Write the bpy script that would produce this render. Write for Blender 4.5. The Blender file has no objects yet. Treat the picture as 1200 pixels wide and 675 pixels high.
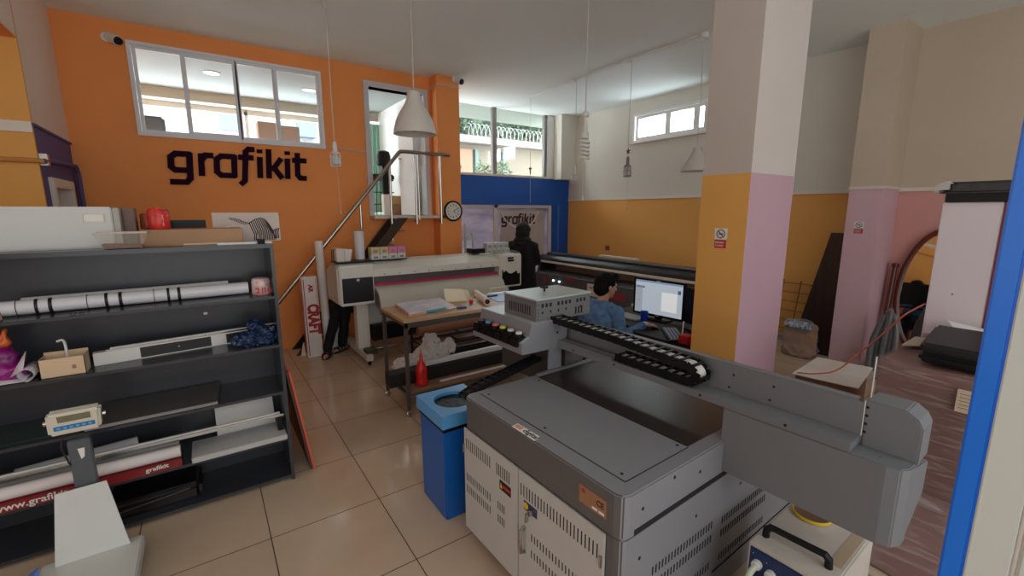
import bpy, bmesh, math, random
from mathutils import Matrix, Vector
random.seed(7)
scene = bpy.context.scene
COL = scene.collection
R = math.radians

# ------------------------------------------------------------------ camera
cam_d = bpy.data.cameras.new('camera')
cam = bpy.data.objects.new('camera', cam_d)
COL.objects.link(cam)
yaw, pit, rol = R(34.876), R(9.917), R(-0.077)
fw = Vector((math.sin(yaw)*math.cos(pit), math.cos(yaw)*math.cos(pit), -math.sin(pit)))
rt = Vector((math.cos(yaw), -math.sin(yaw), 0)); up = rt.cross(fw)
rt2 = math.cos(rol)*rt + math.sin(rol)*up; up2 = -math.sin(rol)*rt + math.cos(rol)*up
mw = Matrix((rt2, up2, -fw)).transposed().to_4x4(); mw.translation = (0, 0, 1.78)
cam.matrix_world = mw
cam_d.sensor_width = 36; cam_d.lens = 36*515.56/1200; cam_d.clip_start = 0.03; cam_d.clip_end = 200
scene.camera = cam

# ------------------------------------------------------------------ light
scene.view_settings.view_transform = 'Standard'
scene.view_settings.look = 'None'
scene.view_settings.gamma = 1
scene.view_settings.use_curve_mapping = False
scene.view_settings.exposure = 1.18
scene.cycles.diffuse_bounces = 8; scene.cycles.max_bounces = 14
WORLD = 6.0
w = bpy.data.worlds.new('sky'); scene.world = w; w.use_nodes = True
bg = w.node_tree.nodes['Background']; bg.inputs[0].default_value = (0.85, 0.95, 1.0, 1); bg.inputs[1].default_value = WORLD
def area(name, loc, rot, sx, sy, power, color=(1, 1, 1), portal=False):
    d = bpy.data.lights.new(name, 'AREA'); d.shape = 'RECTANGLE'; d.size = sx; d.size_y = sy; d.energy = power; d.color = color
    if portal: d.cycles.is_portal = True
    o = bpy.data.objects.new(name, d); COL.objects.link(o); o.location = loc; o.rotation_euler = rot
    return o
area('front_daylight_portal', (4.95, 7.29, 3.05), (R(-90), 0, 0), 2.5, 1.25, 1, portal=True)
area('side_daylight_portal', (6.62, 4.8, 3.2), (R(90), 0, R(90)), 1.5, .5, 1, portal=True)
area('shop_entrance_daylight', (1.2, -2.3, 2.0), (R(90), 0, 0), 6.0, 3.0, 46, (.93, .97, 1.0))  # unseen fill lamp added behind the camera
area('side_entrance_daylight', (-3.85, .6, 2.0), (R(90), 0, R(-90)), 4.0, 2.4, 16, (.92, .96, 1.0))  # second added fill, brightens the blue door post from the left
area('upper_room_daylight', (1.4, 8.7, 3.0), (R(-90), 0, 0), 3.6, .8, 4, (.95, .98, 1.0))

# ------------------------------------------------------------------ materials
def lin(c):
    c = c/255
    return c/12.92 if c <= .04045 else ((c+.055)/1.055)**2.4
MATS = {}
def mat(name, rgb, rough=.5, metal=0, noise=0.0, nscale=8, bump=0.0, bscale=60, emit=0, alpha=1, trans=0, spec=.5, coat=0, stretch=None, rgb2=None):
    if name in MATS: return MATS[name]
    m = bpy.data.materials.new(name); m.use_nodes = True; nt = m.node_tree; b = nt.nodes['Principled BSDF']
    c = (lin(rgb[0]), lin(rgb[1]), lin(rgb[2]), 1)
    b.inputs['Base Color'].default_value = c
    b.inputs['Roughness'].default_value = rough; b.inputs['Metallic'].default_value = metal
    b.inputs['Specular IOR Level'].default_value = spec
    b.inputs['Coat Weight'].default_value = coat
    if alpha < 1: b.inputs['Alpha'].default_value = alpha
    if trans: b.inputs['Transmission Weight'].default_value = trans
    if emit:
        b.inputs['Emission Color'].default_value = c; b.inputs['Emission Strength'].default_value = emit
    if noise or rgb2 or bump:
        tc = nt.nodes.new('ShaderNodeTexCoord'); mp = nt.nodes.new('ShaderNodeMapping')
        nt.links.new(tc.outputs['Object'], mp.inputs[0])
        if stretch: mp.inputs['Scale'].default_value = stretch
    if noise or rgb2:
        n = nt.nodes.new('ShaderNodeTexNoise'); n.inputs['Scale'].default_value = nscale; n.inputs['Detail'].default_value = 5
        nt.links.new(mp.outputs[0], n.inputs['Vector'])
        r = nt.nodes.new('ShaderNodeValToRGB'); r.color_ramp.elements[0].position = .35; r.color_ramp.elements[1].position = .65
        if rgb2: c2 = (lin(rgb2[0]), lin(rgb2[1]), lin(rgb2[2]), 1)
        else: c2 = tuple(x*(1-noise) for x in c[:3])+(1,)
        r.color_ramp.elements[0].color = c2; r.color_ramp.elements[1].color = c
        nt.links.new(n.outputs['Fac'], r.inputs[0]); nt.links.new(r.outputs[0], b.inputs['Base Color'])
    if bump:
        n2 = nt.nodes.new('ShaderNodeTexNoise'); n2.inputs['Scale'].default_value = bscale; n2.inputs['Detail'].default_value = 3
        nt.links.new(mp.outputs[0], n2.inputs['Vector'])
        bp = nt.nodes.new('ShaderNodeBump'); bp.inputs['Strength'].default_value = bump; bp.inputs['Distance'].default_value = .01
        nt.links.new(n2.outputs['Fac'], bp.inputs['Height']); nt.links.new(bp.outputs[0], b.inputs['Normal'])
    MATS[name] = m
    return m
def glass(name, tint=(1, 1, 1), fac=.12, rough=0.02):
    if name in MATS: return MATS[name]
    m = bpy.data.materials.new(name); m.use_nodes = True; nt = m.node_tree; nt.nodes.clear()
    o = nt.nodes.new('ShaderNodeOutputMaterial'); mx = nt.nodes.new('ShaderNodeMixShader')
    t = nt.nodes.new('ShaderNodeBsdfTransparent'); g = nt.nodes.new('ShaderNodeBsdfGlossy')
    t.inputs[0].default_value = (*tint, 1); g.inputs['Roughness'].default_value = rough
    mx.inputs[0].default_value = fac
    nt.links.new(t.outputs[0], mx.inputs[1]); nt.links.new(g.outputs[0], mx.inputs[2]); nt.links.new(mx.outputs[0], o.inputs[0])
    MATS[name] = m; return m
def film(name, rgb, see=.4):
    """thin plastic: part diffuse, part see-through, part gloss"""
    if name in MATS: return MATS[name]
    m = bpy.data.materials.new(name); m.use_nodes = True; nt = m.node_tree; b = nt.nodes['Principled BSDF']
    b.inputs['Base Color'].default_value = (lin(rgb[0]), lin(rgb[1]), lin(rgb[2]), 1); b.inputs['Roughness'].default_value = .25
    o = nt.nodes['Material Output']; mx = nt.nodes.new('ShaderNodeMixShader'); t = nt.nodes.new('ShaderNodeBsdfTransparent')
    mx.inputs[0].default_value = see
    nt.links.new(b.outputs[0], mx.inputs[1]); nt.links.new(t.outputs[0], mx.inputs[2]); nt.links.new(mx.outputs[0], o.inputs[0])
    MATS[name] = m; return m

def frosted(name, rgb, rgb2, w):
    m = mat(name, rgb, .35, nscale=1.6, stretch=(1, 1, 2.5), rgb2=rgb2); nt = m.node_tree; b = nt.nodes['Principled BSDF']
    t = nt.nodes.new('ShaderNodeBsdfTranslucent'); mx = nt.nodes.new('ShaderNodeMixShader'); mx.inputs[0].default_value = w
    src = b.inputs['Base Color'].links[0].from_socket; nt.links.new(src, t.inputs[0])
    nt.links.new(b.outputs[0], mx.inputs[1]); nt.links.new(t.outputs[0], mx.inputs[2]); nt.links.new(mx.outputs[0], nt.nodes['Material Output'].inputs[0])
    return m

def tile_mat():
    m = bpy.data.materials.new('floor_tile'); m.use_nodes = True; nt = m.node_tree; b = nt.nodes['Principled BSDF']
    N = nt.nodes.new; L = nt.links.new
    g = N('ShaderNodeNewGeometry'); s = N('ShaderNodeSeparateXYZ'); L(g.outputs['Position'], s.inputs[0])
    def m2(op, a, bb):
        n = N('ShaderNodeMath'); n.operation = op
        for i, v in enumerate((a, bb)):
            if v is None: continue
            if isinstance(v, (int, float)): n.inputs[i].default_value = v
            else: L(v, n.inputs[i])
        return n.outputs[0]
    def line(ax, off):
        v = m2('DIVIDE', m2('SUBTRACT', s.outputs[ax], off), .6)
        f = m2('FRACT', v, None); d = m2('ABSOLUTE', m2('SUBTRACT', f, .5), None)
        return m2('GREATER_THAN', d, .4955), m2('FLOOR', v, None)
    lx, ix = line(0, .7405-6); ly, iy = line(1, 2.5312-6)
    grout = m2('MAXIMUM', lx, ly)
    cx = N('ShaderNodeCombineXYZ'); L(ix, cx.inputs[0]); L(iy, cx.inputs[1])
    wn = N('ShaderNodeTexWhiteNoise'); L(cx.outputs[0], wn.inputs[0])
    n = N('ShaderNodeTexNoise'); n.inputs['Scale'].default_value = 2.2; n.inputs['Detail'].default_value = 7; L(g.outputs['Position'], n.inputs['Vector'])
    r = N('ShaderNodeValToRGB'); L(n.outputs['Fac'], r.inputs[0])
    r.color_ramp.elements[0].position = .3; r.color_ramp.elements[1].position = .7
    r.color_ramp.elements[0].color = (lin(194), lin(170), lin(147), 1); r.color_ramp.elements[1].color = (lin(206), lin(184), lin(160), 1)
    hs = N('ShaderNodeHueSaturation'); L(r.outputs[0], hs.inputs['Color'])
    L(m2('ADD', m2('MULTIPLY', wn.outputs[0], .08), .96), hs.inputs['Value'])
    mx = N('ShaderNodeMix'); mx.data_type = 'RGBA'; L(grout, mx.inputs[0]); L(hs.outputs[0], mx.inputs[6]); mx.inputs[7].default_value = (lin(66), lin(48), lin(38), 1)
    L(mx.outputs[2], b.inputs['Base Color'])
    L(m2('ADD', m2('MULTIPLY', grout, .5), .10), b.inputs['Roughness'])
    b.inputs['Specular IOR Level'].default_value = .5
    return m

# ------------------------------------------------------------------ geometry helpers
class MB:
    """collects shapes in world coordinates (or in the frame xf) and links them as one mesh object"""
    def __init__(s, xf=None):
        s.bm = bmesh.new(); s.xf = xf; s.cur = 0
    def _v(s, p):
        p = Vector(p)
        return s.bm.verts.new(s.xf @ p if s.xf else p)
    def face(s, vs):
        try: f = s.bm.faces.new(vs); f.material_index = s.cur; return f
        except ValueError: return None
    def m(s, i): s.cur = i; return s
    def quad(s, *pts): s.face([s._v(p) for p in pts]); return s
    def hull8(s, p):
        """p: 4 bottom points ccw, 4 top points"""
        v = [s._v(q) for q in p]
        for f in ((3, 2, 1, 0), (4, 5, 6, 7), (0, 1, 5, 4), (1, 2, 6, 5), (2, 3, 7, 6), (3, 0, 4, 7)): s.face([v[i] for i in f])
        return s
    def box(s, x0, x1, y0, y1, z0, z1):
        if x0 > x1: x0, x1 = x1, x0
        if y0 > y1: y0, y1 = y1, y0
        if z0 > z1: z0, z1 = z1, z0
        return s.hull8([(x0, y0, z0), (x1, y0, z0), (x1, y1, z0), (x0, y1, z0), (x0, y0, z1), (x1, y0, z1), (x1, y1, z1), (x0, y1, z1)])
    def prism(s, poly, axis, a, b):
        """poly: 2d points; axis: 0 (y,z), 1 (x,z), 2 (x,y)"""
        def P(q, t):
            return {0: (t, q[0], q[1]), 1: (q[0], t, q[1]), 2: (q[0], q[1], t)}[axis]
        A = [s._v(P(q, a)) for q in poly]; B = [s._v(P(q, b)) for q in poly]
        s.face(A[::-1]); s.face(B); n = len(poly)
        for i in range(n): s.face([A[i], A[(i+1) % n], B[(i+1) % n], B[i]])
        return s
    def tube(s, pts, r, n=8, caps=True, closed=False):
        pts = [Vector(p) for p in pts]; rs = r if isinstance(r, (list, tuple)) else [r]*len(pts)
        rings = []; prev = None
        N = len(pts)
        for i, p in enumerate(pts):
            if closed: t = (pts[(i+1) % N]-pts[i-1])
            elif i == 0: t = pts[1]-p
            elif i == N-1: t = p-pts[-2]
            else: t = (pts[i+1]-p).normalized()+(p-pts[i-1]).normalized()
            t = t.normalized() if t.length > 1e-9 else Vector((0, 0, 1))
            if prev is None:
                a = Vector((0, 0, 1)) if abs(t.z) < .9 else Vector((1, 0, 0))
                u = t.cross(a).normalized()
            else:
                u = (prev - t*prev.dot(t)).normalized()
            prev = u; v = t.cross(u)
            rings.append([s._v(p+rs[i]*(math.cos(2*math.pi*k/n)*u+math.sin(2*math.pi*k/n)*v)) for k in range(n)])
        for i in range(N if closed else N-1):
            A, B = rings[i], rings[(i+1) % N]
            for k in range(n): s.face([A[k], A[(k+1) % n], B[(k+1) % n], B[k]])
        if caps and not closed: s.face(rings[0][::-1]); s.face(rings[-1])
        return s
    def lathe(s, prof, c=(0, 0, 0), n=20, axis=2, caps=True):
        rings = []
        for r, h in prof:
            ring = []
            for k in range(n):
                a = 2*math.pi*k/n; x, y = r*math.cos(a), r*math.sin(a)
                p = {2: (x, y, h), 1: (x, h, y), 0: (h, x, y)}[axis]
                ring.append(s._v((c[0]+p[0], c[1]+p[1], c[2]+p[2])))
            rings.append(ring)
        for A, B in zip(rings, rings[1:]):
            for k in range(n): s.face([A[k], A[(k+1) % n], B[(k+1) % n], B[k]])
        if caps and prof[0][0] > 1e-5: s.face(rings[0][::-1])
        if caps and prof[-1][0] > 1e-5: s.face(rings[-1])
        return s
    def ell(s, c, r, n=14, rot=None):
        rings = []
        c = Vector(c)
        for i in range(1, n//2+3):
            t = math.pi*i/(n//2+3)
            ring = []
            for k in range(n):
                a = 2*math.pi*k/n
                p = Vector((r[0]*math.sin(t)*math.cos(a), r[1]*math.sin(t)*math.sin(a), r[2]*math.cos(t)))
                if rot: p = rot @ p
                ring.append(s._v(c+p))
            rings.append(ring)
        for A, B in zip(rings, rings[1:]):
            for k in range(n): s.face([A[k], B[k], B[(k+1) % n], A[(k+1) % n]])
        s.face(rings[0]); s.face(rings[-1][::-1])
        return s
    def cap(s, a, b, ra, rb, n=12):
        """tapered capsule"""
        a, b = Vector(a), Vector(b); d = (b-a)
        L = d.length; t = d/L if L else Vector((0, 0, 1))
        pts = []; rs = []
        for k in range(4, 0, -1):
            g = k*math.pi/9; pts.append(a-t*ra*math.sin(g)); rs.append(ra*math.cos(g))
        pts.append(a); rs.append(ra); pts.append(b); rs.append(rb)
        for k in range(1, 5):
            g = k*math.pi/9; pts.append(b+t*rb*math.sin(g)); rs.append(rb*math.cos(g))
        return s.tube(pts, rs, n)
    def build(s, name, mats, parent=None, bevel=0, smooth=False, seg=2, remesh=0, relax=0, origin=None):
        if not isinstance(mats, (list, tuple)): mats = [mats]
        bm = s.bm
        bmesh.ops.recalc_face_normals(bm, faces=bm.faces)
        if bevel:
            es = [e for e in bm.edges if len(e.link_faces) == 2 and e.calc_face_angle(0) > .6]
            bmesh.ops.bevel(bm, geom=es, offset=bevel, segments=seg, affect='EDGES', clamp_overlap=True)
        if parent is not None: inv = WM[parent.name].inverted()
        else:
            if origin is None:
                xs = [v.co.x for v in bm.verts]; ys = [v.co.y for v in bm.verts]; zs = [v.co.z for v in bm.verts]
                origin = ((min(xs)+max(xs))/2, (min(ys)+max(ys))/2, min(zs))
            inv = Matrix.Translation(-Vector(origin))
        bm.transform(inv)
        me = bpy.data.meshes.new(name); bm.to_mesh(me); bm.free()
        for m in mats: me.materials.append(m)
        o = bpy.data.objects.new(name, me); COL.objects.link(o)
        if remesh:
            md = o.modifiers.new('r', 'REMESH'); md.mode = 'VOXEL'; md.voxel_size = remesh; md.use_smooth_shade = True
            if relax:
                ms = o.modifiers.new('s', 'SMOOTH'); ms.iterations = relax; ms.factor = .5
            dg = bpy.context.evaluated_depsgraph_get()
            me2 = bpy.data.meshes.new_from_object(o.evaluated_get(dg)); o.modifiers.clear(); o.data = me2; me2.name = name
            if not me2.materials:
                for m in mats: me2.materials.append(m)
            me = me2
        if smooth or remesh:
            for p in me.polygons: p.use_smooth = True
        if smooth and not remesh:
            try: me.set_sharp_from_angle(angle=R(35))
            except Exception: pass
        if parent is not None: o.parent = parent; WM[o.name] = WM[parent.name]
        else: o.location = origin; WM[o.name] = Matrix.Translation(Vector(origin))
        return o
WM = {}
def thing(name, label, cat, loc=(0, 0, 0), rotz=0, group=None):
    o = bpy.data.objects.new(name, None); COL.objects.link(o); o.empty_display_size = .1
    o.location = loc; o.rotation_euler = (0, 0, rotz); o['label'] = label; o['category'] = cat
    if group: o['group'] = group
    WM[o.name] = Matrix.Translation(Vector(loc)) @ Matrix.Rotation(rotz, 4, 'Z')
    return o
def tag(o, label, cat, group=None, kind=None):
    o['label'] = label; o['category'] = cat
    if group: o['group'] = group
    if kind: o['kind'] = kind
    return o
def struct(o, label=None):
    o['kind'] = 'structure'
    if label: o['label'] = label
    return o
def copy_thing(o, loc, rotz=None, label=None, mats=None):
    c = o.copy(); COL.objects.link(c); c.location = loc
    if rotz is not None: c.rotation_euler = (0, 0, rotz)
    if label: c['label'] = label
    def rec(a, b):
        for ch in a.children:
            d = ch.copy(); COL.objects.link(d); d.parent = b; rec(ch, d)
    rec(o, c)
    return c
def text(name, s, size, xf, m, parent=None, depth=.001, offset=0.0, shear=0.0, align='LEFT', sx=1.0):
    cu = bpy.data.curves.new(name, 'FONT'); cu.body = s; cu.size = size; cu.extrude = depth; cu.offset = offset; cu.shear = shear
    cu.align_x = align; cu.resolution_u = 3
    t = bpy.data.objects.new('tmp', cu); COL.objects.link(t)
    dg = bpy.context.evaluated_depsgraph_get()
    me = bpy.data.meshes.new_from_object(t.evaluated_get(dg)); bpy.data.objects.remove(t)
    me.name = name; me.materials.clear(); me.materials.append(m)
    M = xf @ Matrix.Diagonal((sx, 1, 1, 1))
    if parent is not None: me.transform(WM[parent.name].inverted() @ M)
    else: me.transform(M)
    o = bpy.data.objects.new(name, me); COL.objects.link(o)
    if parent is not None: o.parent = parent; WM[o.name] = WM[parent.name]
    return o
def basis(origin, xdir, ydir):
    x = Vector(xdir).normalized(); y = Vector(ydir).normalized(); z = x.cross(y)
    m = Matrix((x, y, z)).transposed().to_4x4(); m.translation = origin
    return m
FACE_S = lambda x, y, z: basis((x, y, z), (1, 0, 0), (0, 0, 1))      # text on a surface facing -Y
FACE_W = lambda x, y, z: basis((x, y, z), (0, -1, 0), (0, 0, 1))     # text on a surface facing -X
def holed(mb, axis, t0, t1, u0, u1, z0, z1, holes):
    """wall slab with rectangular holes; axis 1: spans x(u), thickness y ; axis 0: spans y(u), thickness x"""
    us = sorted({u0, u1, *[h[0] for h in holes], *[h[1] for h in holes]}); zs = sorted({z0, z1, *[h[2] for h in holes], *[h[3] for h in holes]})
    us = [u for u in us if u0 <= u <= u1]; zs = [z for z in zs if z0 <= z <= z1]
    for a, b in zip(us, us[1:]):
        run = None
        for c, d in zip(zs, zs[1:]):
            solid = not any(h[0] < (a+b)/2 < h[1] and h[2] < (c+d)/2 < h[3] for h in holes)
            if solid:
                if run is None: run = c
                end = d
            if (not solid or d == zs[-1]) and run is not None:
                if axis == 1: mb.box(a, b, t0, t1, run, end)
                else: mb.box(t0, t1, a, b, run, end)
                run = None
    bmesh.ops.remove_doubles(mb.bm, verts=mb.bm.verts, dist=1e-5)
    # drop the doubled faces between neighbouring blocks
    seen = {}
    for f in list(mb.bm.faces):
        k = tuple(round(c, 4) for c in f.calc_center_median())
        seen.setdefault(k, []).append(f)
    dead = [f for fs in seen.values() if len(fs) > 1 for f in fs]
    if dead: bmesh.ops.delete(mb.bm, geom=dead, context='FACES')
    return mb
def wires(name, pts, r, m, label, cat, group=None, n=6):
    return tag(MB().tube(pts, r, n).build(name, m, smooth=True), label, cat, group)
def bez(p0, p1, p2, p3, n=10):
    out = []
    for i in range(n+1):
        t = i/n; a, b, c, d = (1-t)**3, 3*t*(1-t)**2, 3*t*t*(1-t), t**3
        out.append(tuple(a*p0[k]+b*p1[k]+c*p2[k]+d*p3[k] for k in range(3)))
    return out
def smooth_path(pts, k=4):
    """catmull-rom through the points"""
    P = [Vector(p) for p in pts]; P = [2*P[0]-P[1]]+P+[2*P[-1]-P[-2]]; out = []
    for i in range(1, len(P)-2):
        for j in range(k):
            t = j/k; a, b, c, d = P[i-1], P[i], P[i+1], P[i+2]
            out.append(.5*((2*b)+(c-a)*t+(2*a-5*b+4*c-d)*t*t+(3*b-a-3*c+d)*t**3))
    out.append(P[-2]); return out

# common materials
M_white = mat('white_plastic', (225, 224, 220), .4)
M_black = mat('black_plastic', (17, 17, 19), .45, spec=.3)
M_steel = mat('brushed_steel', (190, 188, 184), .25, 1)
M_chrome = mat('chrome', (178, 170, 162), .2, 1)
M_paper = mat('paper', (232, 230, 226), .7)
M_card = mat('cardboard', (178, 140, 108), .85, noise=.12, nscale=5)
M_dark = mat('dark_rubber', (30, 29, 30), .7)
M_red = mat('red_plastic', (196, 28, 30), .35)
# ================================================================== SETTING
CZ = 3.68
M_ceil = mat('ceiling_paint', (236, 246, 246), .85)
M_orange = mat('orange_paint', (246, 156, 84), .7, noise=.06, nscale=1.2, bump=.05, bscale=25)
M_cream = mat('cream_paint', (216, 212, 200), .8, noise=.04, nscale=1.5)
M_yellow = mat('ochre_paint', (228, 168, 88), .75, noise=.05, nscale=1.5)
M_blue = mat('blue_paint', (10, 84, 176), .55)
M_lilac = mat('lilac_paint', (184, 148, 160), .75, noise=.04, nscale=2)
M_purple = mat('purple_paint', (92, 78, 126), .7)
M_trim = mat('trim_paint', (222, 214, 204), .5)
M_frame = mat('grey_window_frame', (226, 228, 232), .45)
M_glass = glass('window_glass')
struct(MB().box(-4, 6.9, -2.5, 7.3, -.1, 0).build('floor', tile_mat()))
struct(MB().box(-4, 6.9, -2.5, 7.30, CZ, CZ+.15).build('ceiling', M_ceil))
struct(MB().box(2.9, 6.9, 7.301, 8.40, CZ, CZ+.15).build('ceiling_canopy', mat('canopy_paint', (120, 128, 116), .85)))

# back (orange) wall with the upper window and the raised doorway
holes = [(-.45, 1.40, 2.585, 3.50), (1.99, 2.80, 1.72, 3.43)]
struct(holed(MB(), 1, 6.25, 6.40, -1.15, 2.97, 0, CZ, holes).build('wall_back', M_orange))
struct(MB().box(2.90, 3.26, 6.02, 6.40, 0, CZ).build('pillar_back', M_orange, bevel=.006))
# window frames
def frame_rect(mb, u0, u1, z0, z1, t, y0, y1, axis=1):
    for a in ((u0, u1, z0, z0+t), (u0, u1, z1-t, z1), (u0, u0+t, z0+t, z1-t), (u1-t, u1, z0+t, z1-t)):
        if axis == 1: mb.box(a[0], a[1], y0, y1, a[2], a[3])
        else: mb.box(y0, y1, a[0], a[1], a[2], a[3])
wn = thing('window_1', 'long white framed interior window high in the orange wall', 'window', (.475, 6.25, 2.585)); wn['kind'] = 'structure'
mb = MB(); frame_rect(mb, -.46, 1.41, 2.575, 3.51, .035, 6.225, 6.30); mb.build('window_frame', M_frame, wn, bevel=.003)
for k, (a, b) in enumerate(((-.42, .02), (-.02, .50), (.48, .91), (.86, 1.38))):
    mb = MB(); yy = 6.25 if k in (0, 3) else 6.235
    frame_rect(mb, a, b, 2.61, 3.475, .03 if k != 1 else .045, yy, yy+.03); sh = mb.build('sash', M_frame, wn, bevel=.002)
    MB().box(a+.03, b-.03, yy+.012, yy+.016, 2.64, 3.44).build('pane', M_glass, sh)
dr = thing('door_1', 'open raised doorway with grey white frame above the steel stair', 'doorway', (2.4, 6.3, 1.72)); dr['kind'] = 'structure'
mb = MB(); mb.box(1.93, 2.0, 6.22, 6.41, 1.72, 3.43).box(2.79, 2.86, 6.22, 6.41, 1.72, 3.43).box(1.93, 2.86, 6.22, 6.41, 3.43, 3.50)
mb.build('door_frame', mat('door_frame_grey', (206, 202, 204), .5), dr, bevel=.004)
MB().box(1.93, 2.99, 6.02, 6.41, 1.68, 1.72).build('threshold', M_trim, dr)

# left wall: cream above, purple below, ochre return
struct(MB().box(-1.15, -1.0, 5.06, 6.25, 2.44, CZ).build('wall_left', mat('pale_beige_paint', (226, 204, 188), .8)))
mb = MB(); holed(mb, 0, -1.15, -1.0, 5.06, 6.25, 0, 2.44, [(5.30, 5.90, .9, 2.0)])
struct(mb.build('wall_left_purple', M_purple))
nm = thing('window_4', 'beige framed hatch in the purple side wall', 'hatch', (-1.0, 5.6, .9)); nm['kind'] = 'structure'
mb = MB(); frame_rect(mb, 5.22, 5.96, .85, 2.06, .08, -1.13, -.97, 0); mb.build('hatch_frame', M_trim, nm, bevel=.004)
MB().box(-1.12, -1.10, 5.3, 5.88, .93, 1.98).build('hatch_panel', mat('hatch_beige', (176, 160, 140), .7), nm)
struct(MB().box(-1.15, -.985, 5.03, 6.25, 2.435, 2.455).build('trim_left_purple', M_purple))
struct(MB().box(-4, -1.0, 5.03, 5.058, 0, CZ).build('wall_left_return', M_yellow))
struct(MB().box(-1.3, -1.0, -2.5, 5.03, 3.07, CZ).build('beam_left', MATS['pale_beige_paint']))
struct(MB().box(-1.299, -1.001, -2.5, 5.03, 3.055, 3.0699).build('beam_left_underside', M_orange))
struct(MB().box(-4, -1.0, 5.01, 5.03, 2.38, 2.46).build('trim_left', M_trim))
struct(MB().box(-4, -3.9, -2.5, 5.05, 0, CZ).build('wall_far_left', M_yellow))
# pipes on the purple wall
pp = thing('wall_pipe', 'thin pipe running along the ochre wall onto the purple wall and down its corner', 'pipe', (-1.0, 5.0, 2.2))
MB().tube([(-3, 4.99, 2.17), (-1.03, 4.99, 2.17), (-.97, 5.02, 2.17)], .018).build('pipe_run', mat('pipe_ochre', (196, 138, 70), .6), pp, smooth=True)
MB().tube([(-.97, 5.02, 2.17), (-.965, 5.2, 2.19), (-.965, 6.12, 2.22), (-.965, 6.19, 2.16), (-.965, 6.19, 0)], .02).build('pipe_run', M_purple, pp, smooth=True)
MB().box(-1.0, -.95, 5.05, 5.12, 2.14, 2.23).build('pipe_clip', M_steel, pp, bevel=.004)

# right wall, two-tone with a ledge between
WX = 6.5
sw = (4.06, 5.50, 2.985, 3.45)
struct(MB().box(WX, WX+.15, 1.95, 7.35, 0, 2.0).build('wall_right_lower', M_yellow))
struct(holed(MB(), 0, WX, WX+.15, 1.95, 7.35, 2.0, CZ, [sw]).build('wall_right_upper', M_cream))
M_cream_dim = mat('beige_paint', (206, 190, 170), .8, noise=.05, nscale=1.2)  # same cream paint, with the low light here put into the colour
struct(MB().box(WX, WX+.15, -2.5, 1.95, 2.0, CZ).build('wall_right_beige', M_cream_dim))
struct(MB().box(WX, WX+.15, -2.5, 1.95, 0, 2.0).build('wall_right_pink', mat('pink_paint', (216, 158, 152), .75, noise=.04, nscale=2)))
struct(MB().box(WX-.02, WX, -2.5, 7.2, 1.99, 2.03).build('trim_right', M_trim))
struct(MB().box(WX-.015, WX, 1.98, 7.2, 0, .09).build('baseboard_right', mat('baseboard_grey', (186, 178, 168), .6)))
struct(MB().box(5.99, WX, 1.666, 1.977, 0, 2.02).build('pillar_pink_lower', mat('pale_lilac_paint', (216, 180, 190), .75), bevel=.005))  # lilac lightened to make up for the weaker light on this pillar
struct(MB().box(5.99, WX, 1.666, 1.977, 2.02, CZ).build('pillar_pink_upper', M_cream_dim))
struct(MB().box(5.975, WX, 1.65, 1.99, 2.01, 2.04).build('trim_pillar', M_trim))
struct(MB().box(-4, 6.9, -2.65, -2.5, 0, CZ).build('wall_entrance', M_cream))  # unseen wall added to keep sky light out from behind
# small high window
w3 = thing('window_3', 'small white high window of three panes in the right wall', 'window', (WX, 4.8, 2.985)); w3['kind'] = 'structure'
mb = MB(); frame_rect(mb, 4.05, 5.51, 2.975, 3.46, .035, WX-.03, WX+.08, 0); mb.build('window_frame', mat('window_white', (226, 226, 224), .4), w3, bevel=.003)
MB().box(WX-.07, WX, 4.02, 5.54, 2.955, 2.975).build('window_sill', M_trim, w3)
for a, b in ((4.09, 4.28), (4.27, 4.80), (4.79, 5.46)):
    mb = MB(); frame_rect(mb, a+.005, b-.005, 3.01, 3.42, .05, WX-.01, WX+.04, 0); sh = mb.build('sash', MATS['window_white'], w3, bevel=.003)
    MB().box(WX+.012, WX+.018, a+.05, b-.05, 3.05, 3.38).build('pane', M_glass, sh)
MB().box(WX-.04, WX-.01, 4.50, 4.60, 3.40, 3.42).build('latch', M_white, w3, bevel=.003)

# front: blue band, jambs, clerestory, shop glass
FY = 7.2
struct(MB().box(3.26, 6.5, FY, FY+.25, 1.90, 2.43).build('wall_front', M_blue))
struct(MB().box(6.05, 6.5, FY, FY+.25, 0, 1.90).build('wall_front_jamb', M_blue))
struct(MB().box(6.19, 6.23, FY-.015, FY, 0, 1.90).build('trim_front', mat('light_blue_edge', (60, 120, 200), .5)))
struct(MB().box(3.0, 3.26, 6.40, 7.45, 0, CZ).build('wall_front_return', M_orange))
struct(MB().box(3.26, 6.5, FY-.02, FY+.25, 2.43, 2.47).build('trim_clerestory', M_trim))
struct(MB().box(6.08, 6.5, 6.98, FY+.25, 2.42, CZ).build('wall_front_corner', M_cream))
w2 = thing('window_2', 'wide clerestory window above the blue band looking out at trees', 'window', (4.7, 7.3, 2.47)); w2['kind'] = 'structure'
mb = MB(); mb.box(4.62, 4.71, 7.25, 7.33, 2.47, CZ).box(5.86, 5.93, 7.25, 7.33, 2.47, CZ)
mb.build('mullion', mat('mullion_grey', (132, 128, 124), .5), w2, bevel=.004)
MB().box(5.93, 6.08, 7.22, 7.36, 2.47, CZ).build('window_frame', MATS['window_white'], w2, bevel=.004)
for a, b in ((3.26, 4.62), (4.71, 5.86)): MB().box(a, b, 7.285, 7.292, 2.47, CZ).build('pane', M_glass, w2)
M_film = frosted('frosted_film', (196, 186, 192), (150, 146, 162), .36)
w5 = thing('window_5', 'frosted shop window with pale frame under the blue band', 'window', (4.9, 7.3, 0)); w5['kind'] = 'structure'
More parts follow.
